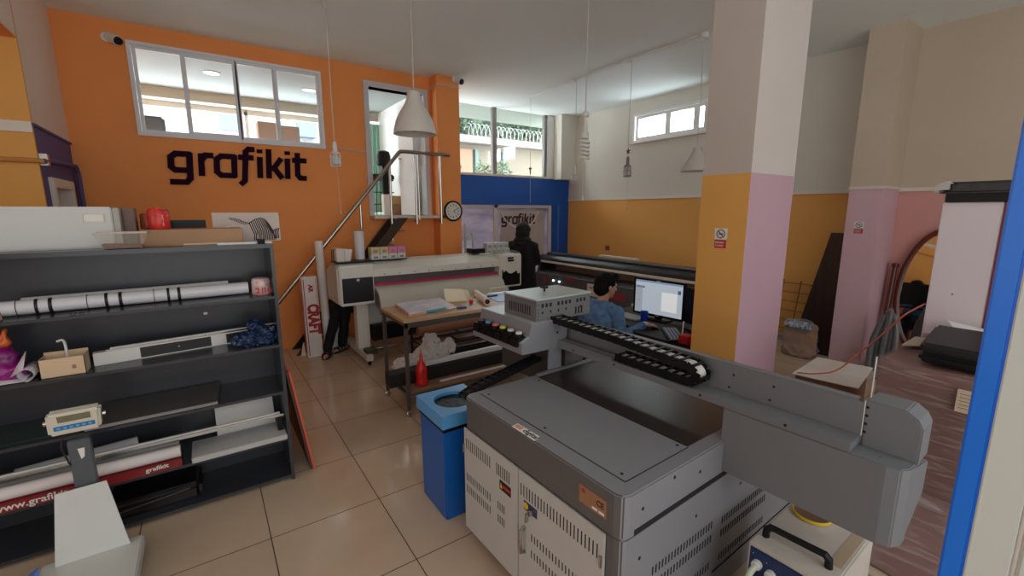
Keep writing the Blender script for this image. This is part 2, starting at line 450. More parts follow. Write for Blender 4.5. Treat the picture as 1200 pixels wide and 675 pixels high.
mb = MB(); mb.box(3.26, 3.32, 7.22, 7.3, 0, 1.9).box(4.62, 4.70, 7.22, 7.3, 0, 1.9).box(5.97, 6.05, 7.22, 7.3, 0, 1.9).box(3.32, 5.97, 7.22, 7.3, 1.84, 1.9).box(3.32, 5.97, 7.22, 7.3, 0, .08)
mb.build('window_frame', mat('shop_frame', (214, 208, 206), .45), w5, bevel=.004)
for a, b in ((3.32, 4.62), (4.70, 5.97)): MB().box(a, b, 7.262, 7.270, .08, 1.84).build('pane', M_film, w5)
MB().box(4.70, 4.72, 7.19, 7.22, .95, 1.05).build('latch', M_black, w5)

# big free-standing pillar: ochre on its left face, pink on its near face, pale above
P0, P1_, P2_, P3 = 2.77, 3.34, 1.428, 1.748
mp1 = [M_yellow, M_lilac, mat('pillar_pale', (196, 185, 178), .8, noise=.03, nscale=3)]
mb = MB(); mb.box(P0, P1_, P2_, P3, 0, 2.01)
pl_ = mb.build('pillar_centre_lower', mp1)
for f in pl_.data.polygons:
    f.material_index = 0 if f.normal.x < -.5 or f.normal.y > .5 else 1
struct(pl_)
struct(MB().box(P0, P1_, P2_, P3, 2.01, CZ).build('pillar_centre_upper', mp1[2]))

# door frame at the right edge of the view
M_bframe = mat('glossy_blue_frame', (0, 116, 232), .3)
M_wdoor = mat('white_door_paint', (206, 214, 210), .4)
d2 = thing('door_2', 'open white door leaf and glossy blue frame at the right edge', 'door', (.95, .08, 0)); d2['kind'] = 'structure'

# made-up window frames set around the two added fill lamps
w7 = thing('window_7', 'glazed shop entrance behind the viewer', 'window', (1.2, -2.45, .5)); w7['kind'] = 'structure'
mb = MB(); frame_rect(mb, -1.86, 4.26, .44, 3.56, .06, -2.49, -2.36)
mb.build('window_frame', M_frame, w7, bevel=.004)
w8 = thing('window_8', 'side shop window left of the viewer', 'window', (-3.88, .6, .8)); w8['kind'] = 'structure'
mb = MB(); frame_rect(mb, -1.46, 2.66, .74, 3.26, .06, -3.9, -3.82, 0)
mb.build('window_frame', M_frame, w8, bevel=.004)

# ---------------------------------------------------------------- room behind the orange wall
M_wht = mat('bright_white_paint', (235, 235, 232), .7)
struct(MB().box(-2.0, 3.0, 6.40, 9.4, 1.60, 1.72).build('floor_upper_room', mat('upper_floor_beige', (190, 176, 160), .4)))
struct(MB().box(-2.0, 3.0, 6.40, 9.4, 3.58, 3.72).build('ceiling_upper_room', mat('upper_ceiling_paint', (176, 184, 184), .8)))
struct(MB().box(-2.1, -2.0, 6.40, 9.4, 1.72, 3.72).build('wall_upper_room_left', M_wht))
mb = MB(); holed(mb, 1, 8.8, 8.95, -2.0, 3.0, 1.72, 3.72, [(-1.9, 2.1, 2.3, 3.41), (2.3, 2.95, 1.9, 3.41)])
struct(mb.build('wall_upper_room_back', M_wht))
struct(MB().box(-2.0, 3.0, 8.55, 8.8, 3.43, 3.58).build('beam_upper_room', mat('beam_beige', (190, 184, 170), .7)))
struct(MB().box(2.9, 3.0, 6.41, 8.8, 1.72, 3.72).build('wall_upper_room_right', M_wht))
w6 = thing('window_6', 'bright street window seen inside the upper room', 'window', (.1, 8.85, 2.3)); w6['kind'] = 'structure'
mb = MB(); frame_rect(mb, -1.9, 2.1, 2.3, 3.41, .06, 8.82, 8.9)
for x in (-.6, .75): mb.box(x, x+.05, 8.82, 8.9, 2.3, 3.41)
mb.build('window_frame', M_wht, w6)
for i, (x, y) in enumerate(((.30, 7.33), (1.515, 7.50))):
    o = thing('ceiling_downlight', ('round recessed downlight in the upper room seen through the second pane', 'round recessed downlight in the upper room seen through the last pane')[i], 'ceiling light', (x, y, 3.57), group='downlights in the upper room')
    MB().lathe([(.10, 0), (.10, -.012), (.085, -.015), (.085, -.004)], (x, y, 3.582), 24).build('ring', M_wht, o, smooth=True)
    MB().lathe([(.085, 0), (.085, -.006)], (x, y, 3.576), 24).build('diffuser', mat('downlight_glow', (255, 250, 240), .5, emit=1.5), o)

# ---------------------------------------------------------------- outside
M_sun = mat('street_paving', (130, 128, 120), .8)
tag(MB().box(3.2, 14, 7.5, 22, -.15, -.02).build('outside_ground', M_sun), 'pale ground outside the shop window', 'ground', kind='structure')
sd = thing('shed_building', 'low beige garden building with blue green posts outside the clerestory', 'building', (9, 12.3, 0))
M_shed = mat('shed_wall', (104, 96, 82), .8, noise=.1, nscale=3, stretch=(20, 1, .3))
MB().box(5.8, 14, 12, 14, 0, 3.75).build('wall', M_shed, sd)
MB().box(5.8, 6.85, 11.9, 12.0, 0, 3.6).build('side_wall', mat('shed_orange', (118, 92, 72), .8), sd)
for x in (6.95, 7.95, 9.9): MB().box(x, x+.1, 11.88, 12, 0, 3.6).build('post', mat('teal_post', (72, 92, 92), .6), sd)
MB().box(5.6, 14, 11.6, 14.2, 3.75, 3.95).build('roof', mat('roof_grey', (104, 98, 92), .8), sd)
def foliage(name, c, r, n, m, label, cat, leaf=.09, group=None, trunk=True):
    o = thing(name, label, cat, (c[0], c[1], 0 if c[2] > 2 else c[2]-r[2]), group=group)
    mb = MB()
    for _ in range(n):
        while True:
            p = Vector((random.uniform(-1, 1), random.uniform(-1, 1), random.uniform(-1, 1)))
            if .35 < p.length < 1: break
        q = Vector((c[0]+p.x*r[0], c[1]+p.y*r[1], c[2]+p.z*r[2]))
        a = Vector((random.gauss(0, 1), random.gauss(0, 1), random.gauss(0, 1))).normalized(); b = a.orthogonal().normalized()
        s = leaf*random.uniform(.6, 1.4); t = a.cross(b)
        mb.quad(q-b*s*.5, q+t*s*.3, q+b*s*.5, q-t*s*.3)
    mb.build('leaves', m, o)
    if trunk: MB().tube([(c[0], c[1], 0), (c[0]+.05, c[1], c[2]*.5), (c[0], c[1], c[2])], [.12, .1, .04]).build('trunk', mat('bark', (90, 74, 60), .9), o)
    return o
M_leafA = mat('leaf_light', (82, 112, 60), .6, noise=.4, nscale=2)
M_leafB = mat('leaf_dark', (50, 74, 48), .6, noise=.4, nscale=2)
for x, y, z, rx, rz, m, lb in ((7.0, 15.5, 4.6, 1.1, 1.2, M_leafA, 'light green tree above the roof, left of the mullion'), (9.4, 15.6, 4.9, 1.2, 1.0, M_leafB, 'dark green tree above the shed roof right of the mullion'),
                           (11.9, 16, 5.0, 1.2, 1.2, M_leafB, 'dark tree at the right end behind the shed roof'), (8.6, 18, 6.4, 2.2, 1.5, M_leafA, 'tall pale tree farthest behind the shed')):
    foliage('tree', (x, y, z), (rx, .9, rz), 3200, m, lb, 'tree', .22, 'trees outside')
for x, lb in ((4.45, 'leafy shrub outside just left of the window mullion'), (5.2, 'leafy shrub outside below the middle of the window'), (5.75, 'leafy shrub outside near the right window post')):
    foliage('shrub', (x, 8.6, 2.62), (.22, .2, .28), 260, M_leafA, lb, 'shrub', .06, 'shrubs outside the clerestory', trunk=True)
# coiled fence wire on the shed roof
mb = MB(); pts = []
for i in range(420):
    a = i*.5; pts.append((6.6+i*.012, 11.75+.16*math.cos(a), 4.13+.18*math.sin(a)))
tag(mb.tube(pts, .006, 4).build('outside_razor_wire', mat('wire_grey', (150, 150, 148), .6)), 'coiled razor wire along the shed roof edge', 'fence wire')
bd = thing('apartment_building', 'pale pink and white block with blue windows seen through the upper room', 'building', (1.5, 17, 0))
MB().box(-6, .7, 17.2, 19, 0, 7).build('wall', mat('block_white', (130, 130, 134), .7), bd)
MB().box(.7, 1.9, 17.0, 19, 0, 7).build('wall', mat('block_pink', (118, 102, 114), .7), bd)
MB().box(1.9, 6, 17.3, 19, 0, 7).build('wall', MATS['block_white'], bd)
for x in (.75, 3.0): 
    for z in (3.3, 4.3): MB().box(x, x+.55, 16.93, 17.35, z, z+.7).build('window', mat('block_window', (72, 100, 112), .3), bd)
# ================================================================== FLATBED PRINTER
MROT = R(1.6)
MF = Matrix.Translation((1.062, .873, 0)) @ Matrix.Rotation(MROT, 4, 'Z')
def ML(x, y, z=0): return MF @ Vector((x, y, z))
G1 = mat('machine_grey', (132, 133, 138), .42, bump=.04, bscale=400)
G2 = mat('machine_dark_grey', (92, 90, 90), .42, bump=.04, bscale=400)
G3 = mat('machine_light_grey', (188, 187, 184), .45)
G4 = mat('gantry_grey', (116, 118, 122), .5, bump=.04, bscale=400)
M_bed = mat('bed_plate', (52, 46, 42), .36, noise=.15, nscale=3)
M_slot = mat('vent_dark', (22, 22, 24), .8)
uv = thing('flatbed_printer', 'large grey flatbed printer with vented doors and a long overhanging gantry', 'printer', ML(0, 0), MROT)
# cabinet
mb = MB(MF)
mb.prism([(0.04, 0), (1.5, 0), (1.5, 1.058), (0.03, 1.058), (0, 1.028), (0, .04), (.012, .012)], 2, .66, .83)
mb.prism([(0.035, .004), (1.5, .004), (1.5, 1.055), (0.03, 1.055), (.006, 1.028), (.006, .04), (.014, .014)], 2, .07, .66)
body = mb.build('cabinet', [G1, G2], uv, bevel=.006)
for f in body.data.polygons:
    if f.normal.x < -.75: f.material_index = 1  # left faces get a darker grey for the weaker light there
mb = MB(MF)
for (x0, x1, zc, h) in ((.19, .61, .452, .034), (.19, .61, .385, .034), (.69, 1.10, .435, .034), (.69, 1.10, .37, .034), (.19, .61, .25, .034), (.69, 1.1, .25, .034)):
    x = x0
    while x < x1: mb.box(x, x+.006, .0022, .02, zc-h/2, zc+h/2); x += .0205
mb.box(.064, .90, -.001, .03, .664, .686)
for x, z in ((.107, .751), (.292, .80), (.469, .755), (.108, .55), (.473, .554), (.834, .557), (.834, .752)):
    mb.lathe([(.007, -.0012), (.007, .02)], (x, 0 if z > .66 else .004, z), 12, 1)
mb.build('vents', M_slot, uv)
MB(MF).box(.64, 1.49, -.0012, .003, .20, .203).build('seam', M_slot, uv)
# top cover panel and bed
mb = MB(MF); mb.box(.085, .472, .065, 1.02, .829, .8325)
tp = mb.build('top_panel', G1, uv, bevel=.001)
MB(MF).box(.080, .0845, .06, 1.02, .8285, .8306).box(.0845, .474, .0595, .064, .8285, .8306).build('panel_gap', M_slot, tp)
mb = MB(MF)
for x, y in ((.11, .10), (.45, .095), (.11, .98), (.45, .975), (.11, .53)): mb.lathe([(.007, .8), (.007, .8332)], (x, y, 0), 12)
mb.build('screw_hole', M_slot, tp)
mb = MB(MF); mb.box(.476, 1.42, .065, 1.02, .822, .8315)
bed = mb.build('bed_plate', M_bed, uv)
mb = MB(MF)
for i in range(6):
    for j in range(3): mb.lathe([(.0025, .83), (.0025, .8322)], (.55+.28*j, .14+.16*i, 0), 8)
mb.build('stud', M_steel, bed)
# raised light strip along the far edge of the bed
MB(MF).box(.48, 1.45, 1.022, 1.045, .829, .845).build('edge_rail', G4, uv, bevel=.002)
# doors on the left face
def door(y0, y1, z0, z1, name='door'):
    mb = MB(MF); mb.box(-.006, .004, y0, y1, z0, z1)
    d = mb.build(name, G3, uv, bevel=.002)
    v = MB(MF)
    def row(ya, yb, zc, h, p=.0165):
        y = ya
        while y < yb: v.box(-.0068, -.002, y, y+.0055, zc-h/2, zc+h/2); y += p
    if y0 > .5:
        row(.80, 1.03, .575, .06, .02); row(.64, .745, .572, .06, .0165)
        for z in (.385, .315): row(.80, 1.03, z, .042, .02); row(.68, .735, z, .042, .0165)
    else:
        row(.10, .555, .57, .058, .0195)
        for z in (.375, .295): row(.20, .475, z, .036, .0195)
    v.build('vents', M_slot, d)
    return d
dA = door(.578, 1.048, .075, .655); dB = door(.072, .572, .075, .655)
mb = MB(MF); mb.tube([(-.006, .523, .275), (-.03, .523, .285), (-.034, .523, .335), (-.03, .523, .39), (-.006, .523, .40)], .008, 8)
mb.build('handle', M_chrome, dB, smooth=True)
for y, d, nm_ in ((.083, dB, 'hinge'), (1.045, dA, 'hinge')):
    MB(MF).box(-.014, 0, y-.006, y+.006, .515, .565).build(nm_, M_steel, d, bevel=.002)
# stickers
def sticker(x, y0, y1, z0, z1, m, par, nm_='sticker', t=.0012):
    return MB(MF).box(x-t, x, y0, y1, z0, z1).build(nm_, m, par)
wl = sticker(-.0062, .628, .718, .481, .53, mat('warn_black', (30, 28, 28), .5), dA, 'warning_sticker')
MB(MF).box(-.0078, -.0072, .632, .69, .50, .512).build('stripe', M_red, wl)
MB(MF).prism([(.695, .49), (.714, .49), (.7045, .52)], 0, -.008, -.0074).build('triangle', mat('warn_yellow', (226, 190, 40), .5), wl)
w2_ = sticker(-.0062, .44, .53, .487, .53, mat('warn_blue', (44, 56, 92), .5), dB, 'lock_sticker')
MB(MF).lathe([(.016, -.0085), (.016, -.0062)], (0, .515, .508), 14, 0).build('yellow_dial', mat('warn_yellow', (226, 190, 40), .5), w2_)
k_ = MB(MF).lathe([(.012, -.03), (.012, -.006)], (0, .47, .505), 14, 0).build('lock', M_steel, dB, smooth=True)
MB(MF).box(-.05, -.03, .467, .473, .47, .515).build('key', M_steel, k_, bevel=.002)
gp = sticker(.0, .072, .203, .713, .782, mat('brass_plate', (172, 128, 98), .35, .4), uv, 'rating_plate', .002)
XW = lambda y, z, x=-.003: MF @ basis((x, y, z), (0, -1, 0), (0, 0, 1))
M_ink = mat('ink_black', (24, 22, 22), .5); M_inkr = mat('ink_red', (160, 40, 34), .5)
text('lettering', 'CE', .030, XW(.118, .745, -.0026), M_ink, gp, .0003, .0006)
text('lettering', 'SE', .02, XW(.192, .758, -.0026), M_inkr, gp, .0003, .0006)
MB(MF).box(-.0026, -.0019, .112, .138, .72, .729).box(-.0026, -.0019, .08, .105, .72, .729).build('label', M_paper, gp)
dl = MB(MF).prism([(.041, .639), (.003, .632), (.003, .474), (.045, .482)], 2, .830, .8312).build('sticker', M_paper, uv)
text('lettering', 'digital', .04, MF @ basis((.014, .572, .8313), (0, -1, 0), (1, 0, 0)), M_ink, dl, .0003, .001)
MB(MF).prism([(.036, .63), (.012, .628), (.012, .585), (.036, .585)], 2, .8312, .8318).build('orange_mark', mat('decal_orange', (220, 150, 120), .5), dl)
# feet and castors
for x, y in ((.06, .95), (.06, .12), (1.4, .12), (1.4, .95)):
    cz = MB(MF); cz.box(x-.02, x+.02, y-.015, y+.015, .045, .072); cz.lathe([(.026, -.012), (.03, -.008), (.03, .008), (.026, .012)], (x, y, .03), 16, 1)
    cz.build('castor', mat('castor_grey', (110, 105, 100), .4), uv, smooth=True)
# gantry ------------------------------------------------------------
def rounded_box_prism(y0, y1): pass
mb = MB(MF)
# hanging end box near the camera, rounded near vertical corner, cut underside at the back
def gbox(y0, y1, near):
    pr = [(.64, .695), (.94, .715), (.95, .74), (.95, .905), (.93, .925), (.80, .97), (.64, .97)]
    mb.prism(pr, 1, y0, y1)
prof = [(.64, .015), (.64, -.52), (.652, -.555), (.685, -.572), (.735, -.575), (.735, .015)]
mb.prism(prof, 2, .695, .975)
mb.prism([(.737, .705), (.90, .78), (.925, .80), (.93, .915), (.90, .93), (.737, .96)], 1, -.572, .012)
gan = mb.build('gantry', G4, uv, bevel=.004)
mb = MB(MF)
mb.box(.64, .735, -.42, 1.62, .975, 1.008)                    # front ledge
mb.build('front_ledge', G4, gan, bevel=.002)
mb = MB(MF)
mb.box(.737, .745, -.42, 1.62, 1.006, 1.128)                 # upright plate
mb.box(.737, .765, -.40, 1.62, 1.128, 1.136)
mb.box(.765, .772, -.40, 1.62, 1.10, 1.136)
mb.box(.79, .80, -.40, 1.62, .93, 1.10).box(.745, .80, -.40, 1.62, 1.094, 1.10)
mb.build('back_plate', G4, gan, bevel=.001)
mb = MB(MF)
mb.prism([(-.576, .968), (-.424, .968), (-.424, 1.140), (-.530, 1.140), (-.562, 1.118), (-.576, 1.09)], 0, .737, .86)
mb.build('end_cap', G4, gan, bevel=.004)
MB(MF).box(.7362, .7369, -.4235, -.4205, 1.008, 1.137).build('joint_line', M_paper, gan)
mb = MB(MF)
for y, z in ((-.13, 1.09), (-.12, 1.03), (.03, 1.09), (.045, 1.03), (-.43, 1.115), (-.43, 1.085), (-.43, 1.055), (-.43, 1.025)): mb.lathe([(.005, .7355), (.005, .742)], (0, y, z), 10, 0)
for y in (-.22, .12, .6, .9): mb.lathe([(.006, .6388), (.006, .65)], (0, y, .992), 10, 0)
mb.build('bolt', M_slot, gan)
MB(MF).lathe([(.003, .975), (.003, .977)], (.69, -.49, 0), 8).build('screw', M_steel, gan)
# small raised cover on the ledge
MB(MF).prism([(.642, 1.008), (.70, 1.008), (.70, 1.022), (.642, 1.022)], 1, .62, 1.045).build('ledge_cover', G4, gan, bevel=.002)
# far hanging box with dark opening; shade on its face put into the colour
mb = MB(MF); mb.prism([(.645, 1.062), (.69, 1.062), (.69, 1.62), (.645, 1.62)], 2, .70, .975)
mb.build('support_leg', mat('leg_dark', (70, 66, 64), .6), gan, bevel=.003)
MB(MF).box(.585, .684, 1.045, 1.061, .832, .973).build('support_strip', G1, gan, bevel=.002)
MB(MF).prism([(.74, 1.07), (.90, 1.07), (.90, 1.60), (.74, 1.60)], 2, .70, .93).build('support_leg', G2, gan, bevel=.003)
MB(MF).box(.69, .74, 1.2, 1.60, .72, .93).build('drive_cover', M_black, gan)
# carriage ------------------------------------------------------------
mb = MB(MF)
prof = [(.372, .978), (.637, .972), (.72, 1.03), (.72, 1.13), (.70, 1.148), (.439, 1.150), (.424, 1.072), (.372, 1.047)]
mb.prism(prof, 1, 1.035, 1.56)
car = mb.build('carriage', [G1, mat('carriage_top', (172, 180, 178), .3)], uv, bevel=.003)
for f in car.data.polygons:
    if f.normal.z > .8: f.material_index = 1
MB(MF).lathe([(.007, 1.030), (.007, 1.034)], (.635, 0, 1.07), 12, 1).build('bolt', M_slot, car)
# electronics box
mb = MB(MF); mb.prism([(.49, 1.055), (.93, 1.055), (.93, 1.37), (.49, 1.37)], 2, 1.14, 1.275)
eb = mb.build('electronics_box', mat('box_grey', (116, 116, 118), .45, .2), car, bevel=.002)
mb = MB(MF); mb.prism([(.484, 1.049), (.936, 1.049), (.936, 1.376), (.484, 1.376)], 2, 1.272, 1.281)
mb.build('electronics_lid', mat('lid_pale', (176, 186, 182), .3), car, bevel=.002)
mb = MB(MF)
for i in range(12):
    if i in (3, 8): continue
    mb.box(.53+i*.031, .545+i*.031, 1.0535, 1.06, 1.228, 1.250)
    if i % 2 == 0: mb.box(.533+i*.031, .542+i*.031, 1.0535, 1.06, 1.19, 1.206)
for i in range(3): mb.box(.80+i*.025, .812+i*.025, 1.0535, 1.06, 1.155, 1.20)
for i in range(10): mb.box(.4885, .495, 1.11+i*.022, 1.118+i*.022, 1.18, 1.235)
for z in (1.16, 1.18, 1.2, 1.22, 1.245): mb.lathe([(.004, 1.0535), (.004, 1.058)], (.505, 0, z), 8, 1)
mb.build('vents', M_slot, car)
mb = MB(MF); mb.lathe([(.006, 1.281), (.006, 1.3), (.018, 1.302), (.02, 1.308), (.006, 1.312), (.004, 1.322)], (.70, 1.23, 0), 12)
for k in range(5):
    a = k*2*math.pi/5; mb.ell((.70+.02*math.cos(a), 1.23+.02*math.sin(a), 1.308), (.008, .008, .006), 8)
mb.build('knob', M_black, car, smooth=True)
# ink bottles in a row
caps = ((96, 92, 88), (110, 140, 190), (214, 112, 104), (212, 200, 60), (206, 206, 206), (216, 216, 212))
capn = ('dark grey cap', 'blue cap', 'pink cap', 'yellow cap', 'white cap', 'white cap')
for i, cc in enumerate(caps):
    y = 1.49-i*.079
    mb = MB(MF); mb.box(.362, .423, y-.037, y+.037, 1.049, 1.072); mb.box(.350, .371, y-.034, y+.034, 1.02, 1.062)
    mb.lathe([(.027, 1.072), (.027, 1.084), (.02, 1.087)], (.395, y, 0), 16)
    b = mb.build('ink_tank', M_black, car, bevel=.003)
    MB(MF).lathe([(.019, 1.0875), (.020, 1.096), (.016, 1.099)], (.395, y, 0), 16).build('cap', mat('ink_cap_%d' % i, cc, .4), b, smooth=True)['label'] = capn[i]
# energy chains
def energy_chain(path, wvec, width, h, name, parent, pitch=.045, light=None):
    """links along the path; wvec is the axis across the chain"""
    P = [Vector(p) for p in path]; wv = Vector(wvec).normalized()
    segs = [(P[i+1]-P[i]).length for i in range(len(P)-1)]; total = sum(segs); n = int(total/pitch)
    def at(s):
        for i, L in enumerate(segs):
            if s <= L or i == len(segs)-1: return P[i].lerp(P[i+1], min(s/L, 1)), (P[i+1]-P[i]).normalized()
            s -= L
    side, bars, sideB = MB(MF), MB(MF), MB(MF)
    strip = MB(MF)
    for k in range(n):
        c, t = at((k+.5)*total/n); nn = wv.cross(t).normalized()
        L = pitch*.56
        def ob(m_, cx, cw, lw, ll, hh, off=0):
            pts = []
            for dz in (-hh/2, hh/2):
                for (a, b) in ((-1, -1), (1, -1), (1, 1), (-1, 1)):
                    pts.append(c+t*(a*ll/2)+wv*(cw+b*lw/2)+nn*(dz+off))
            m_.hull8(pts)
        ob(side, 0, width/2, .006, L*2, h*(.9 if k % 2 else 1)); ob(sideB, 0, -width/2, .006, L*2, h*(.9 if k % 2 else 1))
        ob(bars, 0, 0, width, pitch*.30, .005, h/2); ob(bars, 0, 0, width, pitch*.30, .005, -h/2)
    ch = side.build(name, M_black, parent)
    sideB.build('side_links', M_black, ch)
    bars.build('crossbars', M_black, ch)
    mb = MB(MF)
    for o in (-.24, -.08, .08, .24): mb.tube([p+wv*o*width for p in P], h*.28, 6)
    mb.build('hoses', light or mat('hose_grey', (214, 212, 208), .5), ch, smooth=True)
    return ch
pth = [(.643, 1.052, 1.150), (.643, .60, 1.142), (.643, .19, 1.120)]
for k in range(1, 11):
    a = math.pi/2-k*math.pi/10; pth.append((.643+.003*k, .19-.046*math.cos(a)*1.25, 1.078+.042*math.sin(a)))
pth += [(.680, .30, 1.034), (.690, .60, 1.032)]
energy_chain(pth, (1, 0, 0), .082, .038, 'cable_chain', uv, .045)
pth = smooth_path([(.02, 1.10, .80), (.12, 1.10, .835), (.35, 1.13, .86), (.6, 1.17, .885)], 4)
energy_chain(pth, (0, 1, 0), .06, .03, 'cable_chain', uv, .045, mat('hose_black', (36, 36, 38), .5))
# ================================================================== SHELF UNIT
M_shelf = mat('shelf_laminate', (56, 58, 64), .24, noise=.12, nscale=3, stretch=(.3, 1, 6))
M_shelfd = mat('shelf_back', (56, 58, 64), .3, noise=.1, nscale=2)
sh = thing('shelf_unit', 'wide dark grey open shelf unit standing on the tiled floor', 'shelf', (-.75, 3.25, 0))
SX0, SX1, SY0, SY1 = -1.95, .345, 3.06, 3.44
SZ = [.04, .305, .63, .945, 1.26]
for x in (SX0, SX1-.02): MB().box(x, x+.02, SY0, SY1, 0, 1.56).build('side_panel', M_shelf, sh, bevel=.0015)
MB().box(SX0, SX1, SY0-.004, SY1, 1.56, 1.585).build('top_panel', M_shelf, sh, bevel=.002)
MB().box(SX0+.02, SX1-.02, SY1-.012, SY1, .04, 1.56).build('back_panel', M_shelfd, sh)
for z in SZ[1:]: MB().box(SX0+.02, SX1-.02, SY0, SY1-.012, z-.018, z).build('shelf', M_shelf, sh, bevel=.001)
MB().box(SX0+.02, SX1-.02, SY0, SY1-.012, .022, .04).build('base_panel', M_shelf, sh, bevel=.001)
for x in (.30, .25): MB().lathe([(.012, 0), (.012, .022)], (x, 3.09, 0), 10).build('foot', M_chrome, sh)
for x, z in ((.30, .12), (.20, .215), (.14, .21), (.08, .205), (.02, .2)):
    MB().lathe([(.004, 3.4265), (.004, 3.429)], (x, 0, z), 8, 1).build('peg_hole', M_steel, sh)
T = 1.585
# --- on the top
o = thing('machine_housing', 'long white machine housing lying on the left of the shelf top', 'machine', (-.95, 3.30, T))
mb = MB(); mb.box(-1.7, -.395, 3.21, 3.43, T, 1.805); mb.build('housing', mat('housing_white', (206, 208, 206), .45), o, bevel=.006)
mb = MB(); mb.box(-.393, -.365, 3.212, 3.43, T, 1.80); mb.build('end_seam', mat('housing_grey', (176, 172, 162), .5), o, bevel=.004)
mb = MB(); mb.box(-.363, -.31, 3.30, 3.43, T, 1.80); mb.build('end_cover', mat('cover_brown', (120, 92, 80), .5), o, bevel=.004)
mb = MB(); frame_rect(mb, -.515, -.425, 1.722, 1.772, .006, 3.204, 3.212); mb.build('label_holder', mat('holder_cream', (214, 210, 194), .4), o, bevel=.002)
MB().box(-.508, -.432, 3.2075, 3.21, 1.729, 1.765).build('label', M_paper, o)
o = thing('plastic_tray', 'clear plastic tray holding brown crumbs on the shelf top edge', 'tray', (-.355, 3.12, T))
mb = MB()
tr = ((-.435, -.275, 3.075, 3.155), (-.462, -.25, 3.062, 3.185))
a = [(tr[0][0], tr[0][2], T+.004), (tr[0][1], tr[0][2], T+.004), (tr[0][1], tr[0][3], T+.004), (tr[0][0], tr[0][3], T+.004)]
b = [(tr[1][0], tr[1][2], T+.085), (tr[1][1], tr[1][2], T+.085), (tr[1][1], tr[1][3], T+.085), (tr[1][0], tr[1][3], T+.085)]
A = [mb._v(p) for p in a]; B = [mb._v(p) for p in b]
mb.face(A)
for i in range(4): mb.face([A[i], A[(i+1) % 4], B[(i+1) % 4], B[i]])
mb.build('tray_body', film('clear_film', (205, 200, 190), .80), o)
mb = MB(); mb.tube([b[0], b[1], b[2], b[3]], .004, 6, closed=True); mb.build('rim', film('clear_rim', (220, 216, 206), .3), o)
mb = MB(); mb.hull8([(-.43, 3.08, T+.006), (-.28, 3.08, T+.006), (-.28, 3.15, T+.006), (-.43, 3.15, T+.006), (-.437, 3.076, T+.026), (-.273, 3.076, T+.02), (-.273, 3.16, T+.02), (-.437, 3.16, T+.028)])
mb.build('crumbs', mat('crumbs', (140, 84, 52), .9, noise=.4, nscale=120, bump=.6, bscale=200), o)
o = thing('flat_carton', 'flat brown cardboard carton lying on the shelf top', 'box', (0, 3.32, T))
MB().box(-.28, .20, 3.19, 3.42, T, 1.678).build('carton', M_card, o, bevel=.004)
MB().box(-.10, .10, 3.1885, 3.1898, T+.002, T+.012).build('tape', mat('tape_pale', (222, 196, 168), .4), o)
tag(MB().box(-.30, .02, 3.40, 3.435, 1.679, 1.728).build('black_bar', M_black, bevel=.002), 'square black bar lying on the flat carton behind the red wrapped jar', 'bar')
o = thing('wrapped_jar', 'round jar wrapped in shiny red film standing on the flat carton', 'jar', (-.215, 3.33, 1.679))
mb = MB(); mb.lathe([(.046, 0), (.052, .01), (.054, .05), (.052, .10), (.042, .118), (.02, .124)], (-.205, 3.30, 1.679), 18)
mb.build('wrapper', mat('red_film', (222, 58, 52), .25, noise=.3, nscale=30, bump=.4, bscale=60), o, smooth=True)
mb = MB(); mb.lathe([(.030, 0), (.032, .01), (.032, .08), (.026, .09)], (-.262, 3.36, 1.679), 14); mb.build('jar_side', mat('jar_brown', (150, 70, 44), .3), o, smooth=True)
MB().box(-.225, -.18, 3.252, 3.256, 1.70, 1.76).build('white_print', mat('print_pink', (240, 150, 140), .4), o)
# zebra picture board
o = thing('zebra_picture', 'pale canvas board printed with a zebra leaning on the shelf top', 'picture', (.25, 3.40, T))
MB().prism([(3.41, T), (3.425, T), (3.435, 1.772), (3.425, 1.772)], 0, .055, .435).build('board', mat('canvas_pale', (200, 186, 178), .7), o)
mb = MB()
def stripe(pts, w0):
    for (p, q) in zip(pts, pts[1:]):
        d = Vector((q[0]-p[0], q[1]-p[1])); n_ = Vector((-d.y, d.x)).normalized()*w0
        def V3(u, v): return (u, 3.41+(v-T)*.085-.0015, v)
        mb.quad(V3(p[0]-n_.x, p[1]-n_.y), V3(q[0]-n_.x, q[1]-n_.y), V3(q[0]+n_.x, q[1]+n_.y), V3(p[0]+n_.x, p[1]+n_.y))
def ip(T_, u):
    for (a, b) in zip(T_, T_[1:]):
        if a[0] <= u <= b[0]: return a[1]+(b[1]-a[1])*(u-a[0])/(b[0]-a[0])
    return T_[-1][1]
topL = [(.142, 1.737), (.17, 1.736), (.20, 1.728), (.23, 1.712), (.262, 1.703)]
topB = [(.256, 1.705), (.29, 1.727), (.325, 1.738), (.350, 1.729), (.372, 1.695), (.392, 1.652), (.412, 1.662), (.432, 1.667)]
stripe(topL, .0016); stripe(topB, .0022)
for k in range(12):
    u = .150+k*.0092; h_ = .006+.018*math.sin(math.pi*(k+1)/13); stripe([(u, ip(topL, u)), (u+.005, ip(topL, u)-h_)], .0021)
for k in range(13):
    u = .258+k*.0105; zt_ = ip(topB, u)
    pts = [(u, zt_), (u+.008, zt_-.03), (u+.02, zt_-.065), (u+.024, 1.63-.002*k), (u+.020, 1.590)]
    pts = [p for i_, p in enumerate(pts) if p[0] < .431 and (i_ == 0 or p[1] < pts[i_-1][1])]
    if len(pts) > 1: stripe(pts, .0031)
for k in range(4): stripe([(.400+k*.009, ip(topB, .400+k*.009)), (.394+k*.009, 1.635), (.402+k*.007, 1.60)], .0026)
mb.build('zebra_print', mat('zebra_dark', (48, 34, 34), .8), o)
tag(MB().box(.06, .345, 3.10, 3.16, T, T+.012).build('white_strip', M_white, bevel=.002), 'thin white plastic strip lying at the right end of the shelf top', 'strip')
